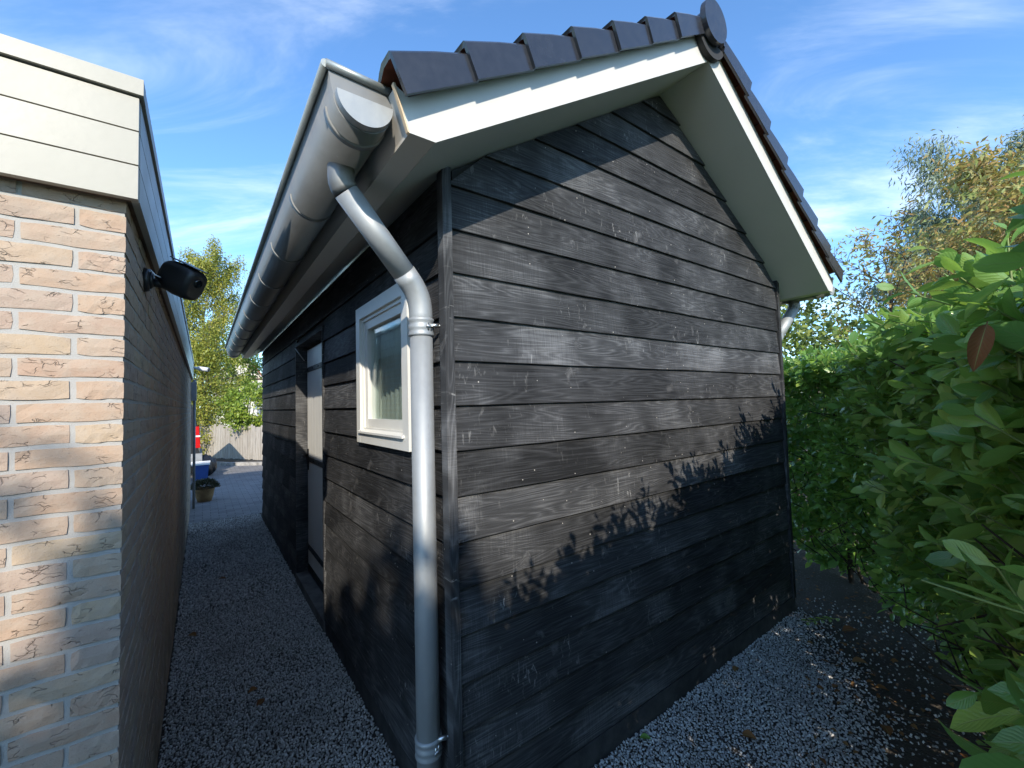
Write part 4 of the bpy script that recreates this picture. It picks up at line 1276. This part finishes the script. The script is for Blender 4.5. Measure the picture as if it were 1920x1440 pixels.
# birch at the end of the alley
random.seed(9)
root, P_, D_ = limb_tree('birch_tree', (-0.15, 19.6, 0), 7.4, 1.75, M['birchbark'], 'tall yellowing birch with hanging twigs behind the fence', 'tree', 24, .12, (.45, 0), .2, .9)
ni = 4200
idx = rng.integers(0, len(P_), ni); lens = rng.uniform(.25, 1.15, ni)
st = P_[idx] + rng.normal(0, .10, (ni, 3)); lp, ld = [], []
sway = rng.normal(0, .16, (ni, 3)) * np.array([1, 1, 0])
for f in np.linspace(0, 1, 12):
    lp.append(st + (sway * f + np.array([0, 0, -1.0]) * f ** 1.2) * lens[:, None] + rng.normal(0, .035, (ni, 3)))
    ld.append(rng.normal(0, .55, (ni, 3)) + np.array([0, 0, -.7]))
lp, ld = np.concatenate(lp), np.concatenate(ld)
crown(root, 'crown', lp, ld, rng.normal(0, 1, (len(lp), 3)) + np.array([-.4, -.8, .5]), rng.uniform(.045, .085, len(lp)), slim(.62), M['birch'])
pth = np.stack([st, st + (sway * .5 + np.array([0, 0, -.42])) * lens[:, None], st + (sway + np.array([0, 0, -1.0])) * lens[:, None]], 1)
V, Q = tubes(pth[:500], np.tile([.006, .004, .003], (500, 1)), 3)
tag(link('hanging_twigs', mesh_np('hanging_twigs', V, Q), M['bark'], root), kind='stuff')

def bush(name, label, cat, c, rad, n_, size, shape, mat, seed, stems=9, noise=.22, inner=.55, light_top=False):
    """rounded shrub: short woody stems and leaves gathered in clumps on an uneven surface"""
    r = np.random.default_rng(seed)
    root = empty(name, (c[0], c[1], 0), label, cat)
    b = B()
    rr = random.Random(seed)
    for i in range(stems):
        a = rr.uniform(0, 6.28)
        p = Vector((c[0] + .15 * math.cos(a), c[1] + .15 * math.sin(a), 0))
        e = Vector((c[0] + rad[0] * .7 * math.cos(a) * rr.random(), c[1] + rad[1] * .7 * math.sin(a) * rr.random(), c[2] + rad[2] * rr.uniform(-.1, .75)))
        b.tube([p, p.lerp(e, .5) + Vector((rr.gauss(0, .06), rr.gauss(0, .06), 0)), e], [.028, .018, .005], 6)
    b.build('stems', M['bark'], root)
    nc = max(30, n_ // 38)
    dv = r.normal(size=(nc, 3)); dv /= np.linalg.norm(dv, axis=1)[:, None]
    rr_ = (inner + (1 - inner) * r.uniform(0, 1, nc) ** .5) * (1 + noise * np.sin(dv[:, 0] * 5 + seed) * np.sin(dv[:, 2] * 4 + dv[:, 1] * 3))
    cp = np.array(c) + dv * rr_[:, None] * np.array(rad)
    cp[:, 2] = np.maximum(cp[:, 2], .06)
    i = r.integers(0, nc, n_)
    P = cp[i] + r.normal(0, .085, (n_, 3)) * min(1.6, max(.6, rad[2]))
    P[:, 2] = np.maximum(P[:, 2], .04)
    D = dv[i] * .7 + r.normal(0, .6, (n_, 3)); U = dv[i] + np.array([0, 0, .6]) + r.normal(0, .45, (n_, 3))
    crown(root, 'foliage', P, D, U, r.uniform(size * .65, size * 1.3, n_), shape, mat)
    return root
bush('ivy_shrub', 'sunlit ivy shrub with pale flower heads behind the shed corner', 'shrub', (5.75, 1.95, 1.35), (1.0, .75, 1.15), 5200, .062, slim(.85), M['ivy'], 3)
bush('ivy_shrub', 'taller yellow green ivy mass beyond the flowering ivy', 'shrub', (7.0, 2.55, 1.9), (1.25, .9, 1.25), 5200, .066, slim(.8), M['ivy'], 4)
bush('evergreen_shrub', 'dense bright green shrub spilling over the wooden fence', 'shrub', (1.62, 16.75, 1.62), (1.15, .75, .88), 9000, .085, slim(.7), M['shrubleaf'], 6)
bush('conifer_shrub', 'feathery yellow green shrub below the birch', 'shrub', (-0.15, 18.6, 1.9), (1.05, .8, 2.1), 12000, .10, slim(.4), M['birch'], 8)
bush('dark_shrub', 'dark green tree crown at the right of the birch', 'tree', (1.7, 25.5, 4.6), (1.1, 1.1, 2.0), 5000, .14, slim(.6), M['shrubleaf'], 12)

# ================================================================ things at the end of the alley
M['weathered'] = None
def mat_fence():
    m, g = new_mat('weathered fence wood')
    v, oi, tc = obj_vec(g)
    f = g.noise(g.vm('MULTIPLY', v, (60, 60, 3.0)), 1.0, 4.0, .6)
    c = g.mix(g.rng(f, .3, .7), (0.32, 0.285, 0.24), (0.55, 0.505, 0.44))
    c = g.mix(g.m('MULTIPLY', oi, .35), c, (0.26, 0.21, 0.16))
    finish(g, principled(g, base=c, rough=.9, spec=.2, normal=g.bump(f, .5, .004)))
    return m
M['weathered'] = mat_fence()
F0, F1 = Vector((-1.15, 20.4)), Vector((3.6, 12.2))
fd = (F1 - F0).normalized(); fl = (F1 - F0).length
fence = empty('wooden_fence', ((F0.x + F1.x) / 2, (F0.y + F1.y) / 2, 0), 'weathered grey picket fence below the green shrub', 'fence')
frot = math.atan2(fd.y, fd.x)
npk = int(fl / .125)
pk = []
for q in range(4):
    b = B(); w = .056; h = 1.10 + .03 * q
    b.prism([(-w, .03), (w, .03), (w, h - .05), (w * .6, h), (-w * .6, h - .004 * q), (-w, h - .045)], -.009, .009)
    b.bevel(.003, 1); me = b.me('picket'); me.materials.append(M['weathered']); pk.append(me)
for i in range(npk):
    p = F0 + fd * (i + .5) * fl / npk
    link('picket', pk[i % 4] if random.random() < .5 else random.choice(pk), None, fence,
         Matrix.Translation((p.x, p.y, random.uniform(-.015, .02))) @ Matrix.Rotation(frot, 4, 'Z') @ Matrix.Rotation(R(random.uniform(-.7, .7)), 4, 'Y'))
nf = Vector((-fd.y, fd.x)) * .03
for zz_ in (.35, .86):
    b = B(); b.prism([(0, -.02), (fl, -.02), (fl, .02), (0, .02)], zz_ - .035, zz_ + .035, 'z')
    b.build('rail', M['weathered'], fence, Matrix.Translation((F0.x + nf.x, F0.y + nf.y, 0)) @ Matrix.Rotation(frot, 4, 'Z'))

# plant pot with a heather-like cushion
pot = empty('plant_pot', (0.03, 9.62, 0.006), 'terracotta pot with a low dark bushy plant on the paving', 'plant pot')
b = B(); b.lathe([(.105, 0), (.135, .10), (.150, .20), (.155, .205), (.158, .245), (.140, .245), (.134, .21)], 24, (.03, 9.62, .006)); 
b.build('pot', plain('ochre clay pot', (0.34, 0.20, 0.085), .8, var=.2, scale=12, bump=.15), pot)
npl_ = 2600
dv = rng.normal(size=(npl_, 3)); dv /= np.linalg.norm(dv, axis=1)[:, None]; dv[:, 2] = np.abs(dv[:, 2])
P_ = np.array([.03, 9.62, .25]) + dv * np.array([.215, .215, .155]) * rng.uniform(.65, 1.03, (npl_, 1))
crown(pot, 'plant', P_, dv + rng.normal(0, .35, (npl_, 3)), rng.normal(0, 1, (npl_, 3)), rng.uniform(.018, .036, npl_), slim(.5),
      mat_leaf('heather', [(0, (.035, .045, .02)), (.6, (.07, .075, .035)), (1, (.13, .09, .05))], (.2, .2, .08), tw=.15, veins=False))

# blue cool box
box = empty('cool_box', (-0.03, 12.75, 0.006), 'blue cool box with a white lid rim on the paving', 'cool box')
def rbox(name, a, c, mat, parent, bev=.012):
    b = B(); b.box(a, c); b.bevel(bev, 2); return b.build(name, mat, parent)
blue = plain('blue plastic', (0.018, 0.055, 0.20), .45, var=.1)
b = B(); b.prism([(-.17, .006), (.10, .006), (.125, .36), (-.195, .36)], 12.60, 12.90); b.bevel(.014, 2); b.build('body', blue, box)
rbox('lid', (-.205, 12.585, .362), (.135, 12.915, .415), M['whiteplastic'], box)
b = B(); b.tube([(-.205, 12.66, .34), (-.215, 12.66, .44), (.145, 12.66, .44), (.135, 12.66, .34)], .010, 8); b.build('handle', M['whiteplastic'], box)
# black sack behind it
r_ = np.random.default_rng(2)
bm = bmesh.new(); bmesh.ops.create_icosphere(bm, subdivisions=4, radius=1)
for vtx in bm.verts:
    n0 = vtx.co.normalized()
    k_ = 1 + .10 * math.sin(n0.x * 7 + n0.z * 4) * math.sin(n0.y * 6) + .05 * math.sin(n0.x * 15 + n0.y * 11) + (.35 * max(0, n0.z - .75))
    vtx.co = Vector((n0.x * .27 * k_ + .02, n0.y * .22 * k_ + 13.35, max(.008, .25 + n0.z * .27 * k_)))
for f in bm.faces: f.smooth = True
me = bpy.data.meshes.new('rubbish_sack'); bm.to_mesh(me); bm.free()
o = link('rubbish_sack', me, plain('black sack film', (.012, .012, .013), .35, var=.2, bump=.3, scale=25))
tag(o, 'black tied rubbish sack slumped behind the blue cool box', 'sack')

# parked van, only its tail shows past the garage
van = empty('parked_van', (-2.3, 14.0, 0), 'dark grey van parked behind the garage with red tail lamp showing', 'van')
paint = plain('dark grey car paint', (.035, .036, .040), .3, .3, var=.04, bump=.01, coat=.6)
VX, VY0, VY1 = -0.06, 13.15, 14.85
prof = [(VX - .05, .32), (VX, .45), (VX, .62), (VX - .03, .70), (VX - .055, 1.25), (VX - .20, 1.93), (VX - .30, 2.02), (VX - 2.6, 2.04), (VX - 3.0, 1.95), (VX - 3.75, 1.22), (VX - 4.45, 1.02), (VX - 4.6, .75), (VX - 4.58, .35)]
b = B(); b.prism(prof, VY0, VY1); b.bevel(.05, 3, 25); b.build('body', paint, van)
glassy = plain('tinted glass', (.010, .012, .013), .08, var=.05, bump=.0, spec=.8)
for yy in (VY0 - .004, VY1 - .004):
    for a, c in ((VX - 1.35, VX - .42), (VX - 2.35, VX - 1.45), (VX - 3.25, VX - 2.45)):
        b = B(); b.prism([(a, 1.28), (c, 1.28), (c - .05, 1.80), (a + (.05 if a > VX - 3 else .45), 1.80)], yy, yy + .008); b.build('side_window', glassy, van)
b = B(); b.poly([(VX - .064, VY0 + .18, 1.30), (VX - .064, VY1 - .18, 1.30), (VX - .168, VY1 - .24, 1.82), (VX - .168, VY0 + .24, 1.82)], [(0, 1, 2, 3)]); 
for f in list(b.bm.faces):
    ex = bmesh.ops.extrude_face_region(b.bm, geom=[f]); bmesh.ops.translate(b.bm, verts=[v_ for v_ in ex['geom'] if isinstance(v_, bmesh.types.BMVert)], vec=(.012, 0, .002))
b.build('rear_window', glassy, van)
redl = plain('red lamp lens', (.55, .012, .012), .15, var=.05, bump=.02, coat=.7)
for yy in (VY0 - .008, VY1 - .10):
    lamp = B(); lamp.prism([(VX + .012, .74), (VX - .020, 1.27), (VX - .125, 1.27), (VX - .085, .74)], yy, yy + .11); lamp.bevel(.012, 2); lo = lamp.build('tail_lamp', redl, van)
    b = B(); b.prism([(VX + .014, 1.01), (VX + .011, 1.05), (VX - .10, 1.05), (VX - .097, 1.01)], yy - .004, yy + .113); b.build('clear_band', M['whiteplastic'], lo)
rbox('bumper', (VX - .25, VY0 - .02, .34), (VX + .05, VY1 + .02, .60), M['greyplastic'], van, .04)
b = B(); b.box((VX + .051, VY0 + .1, .46), (VX + .058, VY1 - .1, .50)); b.build('reflector', redl, van)
for xx in (VX - .85, VX - 3.75):
    for yy in (VY0 + .02, VY1 - .22):
        w_b = B(); w_b.lathe([(.12, -.10), (.30, -.10), (.325, -.07), (.325, .07), (.30, .10), (.12, .10)], 28)
        wh = w_b.build('wheel', plain('tyre', (.02, .02, .02), .85), van, Matrix.Translation((xx, yy + .10, .325)) @ Matrix.Rotation(R(90), 4, 'X'))
        b = B(); b.lathe([(.03, -.108), (.19, -.100), (.19, .100), (.03, .108)], 20); b.build('rim', M['steel'], wh, Matrix.Translation((xx, yy + .10, .325)) @ Matrix.Rotation(R(90), 4, 'X'))

# white gabled house in the distance
house = empty('house', (1.79, 32, 0), 'pale gabled house partly hidden behind birch and shrub', 'house')
cw = plain('pale render', (.72, .68, .57), .8, var=.05, bump=.1)
b = B(); b.prism([(.55, 0), (3.05, 0), (3.05, 3.55), (.55, 3.55)], 30.0, 38); b.prism([(.72, 3.56), (2.88, 3.56), (1.79, 5.06)], 30.0, 38); b.build('wall', cw, house)
for s_ in (-1, 1):
    b = B(); b.prism([(1.79, 5.10), (1.79 + s_ * 1.30, 3.42), (1.79 + s_ * 1.38, 3.50), (1.79, 5.26)], 29.8, 38.2); b.build('roof', plain('orange roof tile', (.30, .10, .055), .8, var=.25, scale=6), house)
    b = B(); b.prism([(1.79, 5.02), (1.79 + s_ * 1.24, 3.42), (1.79 + s_ * 1.30, 3.42), (1.79, 5.10)], 29.78, 29.84); b.build('verge_board', M['white'], house)
b = B(); b.box((.52, 29.93, 3.50), (3.08, 29.99, 3.58)); b.build('string_course', M['brownboard'], house)
for xx in (1.0, 1.95):
    w0 = frame('window', 29.0, 29.01, 0, .1, 0, .1, .02, M['winpaint'], house) if False else None
    b = B(); b.box((xx, 29.95, 2.3), (xx + .65, 29.998, 3.3)); wo = b.build('window', M['winpaint'], house)
    b = B(); b.box((xx + .07, 29.94, 2.37), (xx + .58, 29.949, 3.23)); b.build('pane', glassy, wo)

# tall conifer added unseen behind the viewer, shaped so its top throws the soft shadow across the brick corner and the wall foot
ct = bush('shadow_conifer', 'tall dense conifer added out of view behind the viewpoint to cast a soft shadow', 'tree', (-2.85, -5.0, 1.45), (1.9, 1.1, 3.70), 24000, .20, slim(.5), M['shrubleaf'], 17, noise=.05, inner=.3)
dv = rng.normal(size=(16000, 3)); dv /= np.linalg.norm(dv, axis=1)[:, None]
P_ = np.array([-2.85, -5.0, 1.45]) + dv * np.array([1.75, .9, 3.5]) * rng.uniform(.1, 1, (16000, 1)) ** .6
crown(ct, 'inner_foliage', P_, rng.normal(0, 1, (16000, 3)), rng.normal(0, 1, (16000, 3)), rng.uniform(.40, .6, 16000), slim(.7), M['shrubleaf'])  # large inner leaves added to close gaps in the cast shadow

# ================================================================ cameras on the garage
sc_ = empty('security_camera', (GX, 1.88, 2.10), 'black outdoor security camera on a short arm on the brick wall', 'camera')
b = B(); b.tube([(GX, 1.885, 2.105), (GX + .016, 1.885, 2.105)], [.042, .036], 24); b.tube([(GX + .016, 1.885, 2.105), (GX + .026, 1.885, 2.105)], [.030, .022], 20); b.build('mount_plate', M['blackplastic'], sc_)
b = B(); b.tube([(GX + .02, 1.885, 2.10), (GX + .045, 1.882, 2.094), (GX + .068, 1.878, 2.103)], [.015, .012, .013], 14); b.build('arm', M['blackplastic'], sc_)
b = B(); b.tube([(GX + .018, 1.86, 2.135), (GX + .03, 1.85, 2.118), (GX + .045, 1.855, 2.112)], .0022, 6); b.build('cable', M['whiteplastic'], sc_)
dirc = Vector((.62, -.52, -.42)).normalized()
b = B(); n_ = 12
sec = []
prof = [(-.062, .020, .028), (-.056, .032, .040), (-.035, .040, .050), (.010, .042, .053), (.040, .041, .051), (.052, .036, .046), (.056, .026, .036)]
rings = []
for t_, ry, rz in prof:
    ring = []
    for k_ in range(24):
        a = 2 * math.pi * k_ / 24
        cx_, sx_ = math.cos(a), math.sin(a)
        e = .62
        ring.append(b.bm.verts.new((t_, ry * math.copysign(abs(cx_) ** e, cx_), rz * math.copysign(abs(sx_) ** e, sx_))))
    rings.append(ring)
for r0, r1 in zip(rings, rings[1:]):
    for k_ in range(24):
        f = b.bm.faces.new((r0[k_], r0[(k_ + 1) % 24], r1[(k_ + 1) % 24], r1[k_])); f.smooth = True
b.bm.faces.new(rings[0][::-1]); b.bm.faces.new(rings[-1])
camrot = dirc.to_track_quat('X', 'Z').to_matrix().to_4x4()
camM = Matrix.Translation((-.062, 1.87, 2.115)) @ camrot @ Matrix.Scale(1.08, 4)
b.build('body', M['blackplastic'], sc_, camM)
b = B(); b.tube([(.054, 0, .012), (.060, 0, .012)], [.016, .013], 20); b.build('lens', glassy, sc_, camM)
b = B(); b.prism([(-.045, -.030), (.03, -.032), (.052, -.026), (.052, .026), (.03, .032), (-.045, .030)], .0535, .0565, 'z'); b.bevel(.002, 1); b.build('rain_hood', M['blackplastic'], sc_, camM)

cc = empty('bullet_camera', (-0.10, 9.05, 2.36), 'small white bullet camera at the far end of the garage', 'camera')
b = B(); b.tube([(-.13, 9.05, 2.40), (-.10, 9.05, 2.40), (-.06, 9.05, 2.385)], .022, 12); b.build('bracket', M['whiteplastic'], cc)
b = B(); b.tube([(-.07, 9.05, 2.392), (.075, 8.99, 2.365)], [.036, .038], 18); b.build('body', M['whiteplastic'], cc)
b = B(); b.tube([(.074, 8.99, 2.365), (.090, 8.984, 2.362)], .030, 18); b.build('lens', M['blackplastic'], cc)

# ================================================================ litter
dead = leaf_shape(5, 4, .30, .5, .25)
def fallen(x, y, s, label, mat=None, sh=dead, z=.016):
    me = mesh_np('fallen_leaf', *sh, smooth=True)
    o = link('fallen_leaf', me, mat or M['deadleaf'], None, Matrix.Translation((x, y, z)) @ Euler((random.uniform(-.3, .3), random.uniform(-.2, .2), random.uniform(0, 6.28))).to_matrix().to_4x4() @ Matrix.Scale(s, 4))
    tag(o, label, 'leaf', 'fallen leaves on the ground')
fallen(.217, 2.95, .06, 'orange brown fallen leaf in mid alley, left of a near twin')
fallen(.291, 2.836, .06, 'orange brown fallen leaf in mid alley, right of a near twin')
fallen(.193, 5.035, .075, 'brown leaf on alley gravel opposite the far door jamb')
fallen(-.082, 3.976, .07, 'brown fallen leaf at the foot of the garage brick wall')
fallen(2.135, 1.01, .075, 'large pale brown leaf on the gravel near the bottom edge')
fallen(2.613, 1.33, .06, 'ochre fallen leaf against the foot of the gable')
fallen(3.244, .86, .085, 'dull pink brown leaf on dark soil under the hedge')
fallen(3.01, .776, .075, 'brown leaf on soil just nearer than the pinkish one')
fallen(2.705, .675, .08, 'rust red leaf at the hedge foot nearest the viewer')
fallen(3.65, 1.02, .09, 'rust brown leaf lying deepest in the gap beside the shed')
fallen(1.746, 1.32, .055, 'small green leaf on gravel by the shed base', M['laurel'])
tw_ = empty('fallen_twig', (3.63, 1.22, .01), 'green leafy twig lying on the soil beside the shed corner', 'twig')
b = B(); b.tube([(3.50, 1.26, .018), (3.63, 1.215, .022), (3.74, 1.14, .016)], .0028, 6); b.build('stem', M['stem'], tw_)
tl = slim(.3)
tls = leaf_shape(5, 4, .15, .2, .1)
for i in range(9):
    f = i / 8
    p = Vector((3.50, 1.26, .022)).lerp(Vector((3.72, 1.15, .022)), f)
    sgn = 1 if i % 2 else -1
    d = Vector((-.75, .33 + .6 * sgn, .12)).normalized()
    D3, S3, N3 = basis(np.array([d[:]]), np.array([[0, 0, 1.0]]))
    me = mesh_np('leaf', *tls, smooth=True); ln = .075
    link('leaf', me, M['laurel'], tw_, Matrix([(D3[0, r] * ln, S3[0, r] * ln, N3[0, r] * ln, p[r]) for r in range(3)] + [(0, 0, 0, 1)]))
# small crumbs of leaf and bark on the soil by the hedge
nl = 420
tt_ = rng.uniform(1.2, HL, nl); p2, nr = hedge_at(tt_); dist = rng.uniform(-.25, .5, nl)
P_ = np.column_stack([p2 + nr * dist[:, None], rng.uniform(.008, .016, nl)])
keep = ~((P_[:, 0] < 3.70) & (P_[:, 1] > 1.36))
P_ = P_[keep]; nl = len(P_)
v_, q_, u_ = scatter(leaf_shape(3, 2, .28, .4, .2), P_, rng.normal(0, 1, (nl, 3)) * np.array([1, 1, .12]), np.tile([0, 0, 1.0], (nl, 1)) + rng.normal(0, .25, (nl, 3)), rng.uniform(.012, .045, nl))
tag(link('leaf_litter', mesh_np('leaf_litter', v_, q_, u_, True), M['deadleaf']), 'scattered brown leaf crumbs on the soil along the hedge', 'litter', kind='stuff')
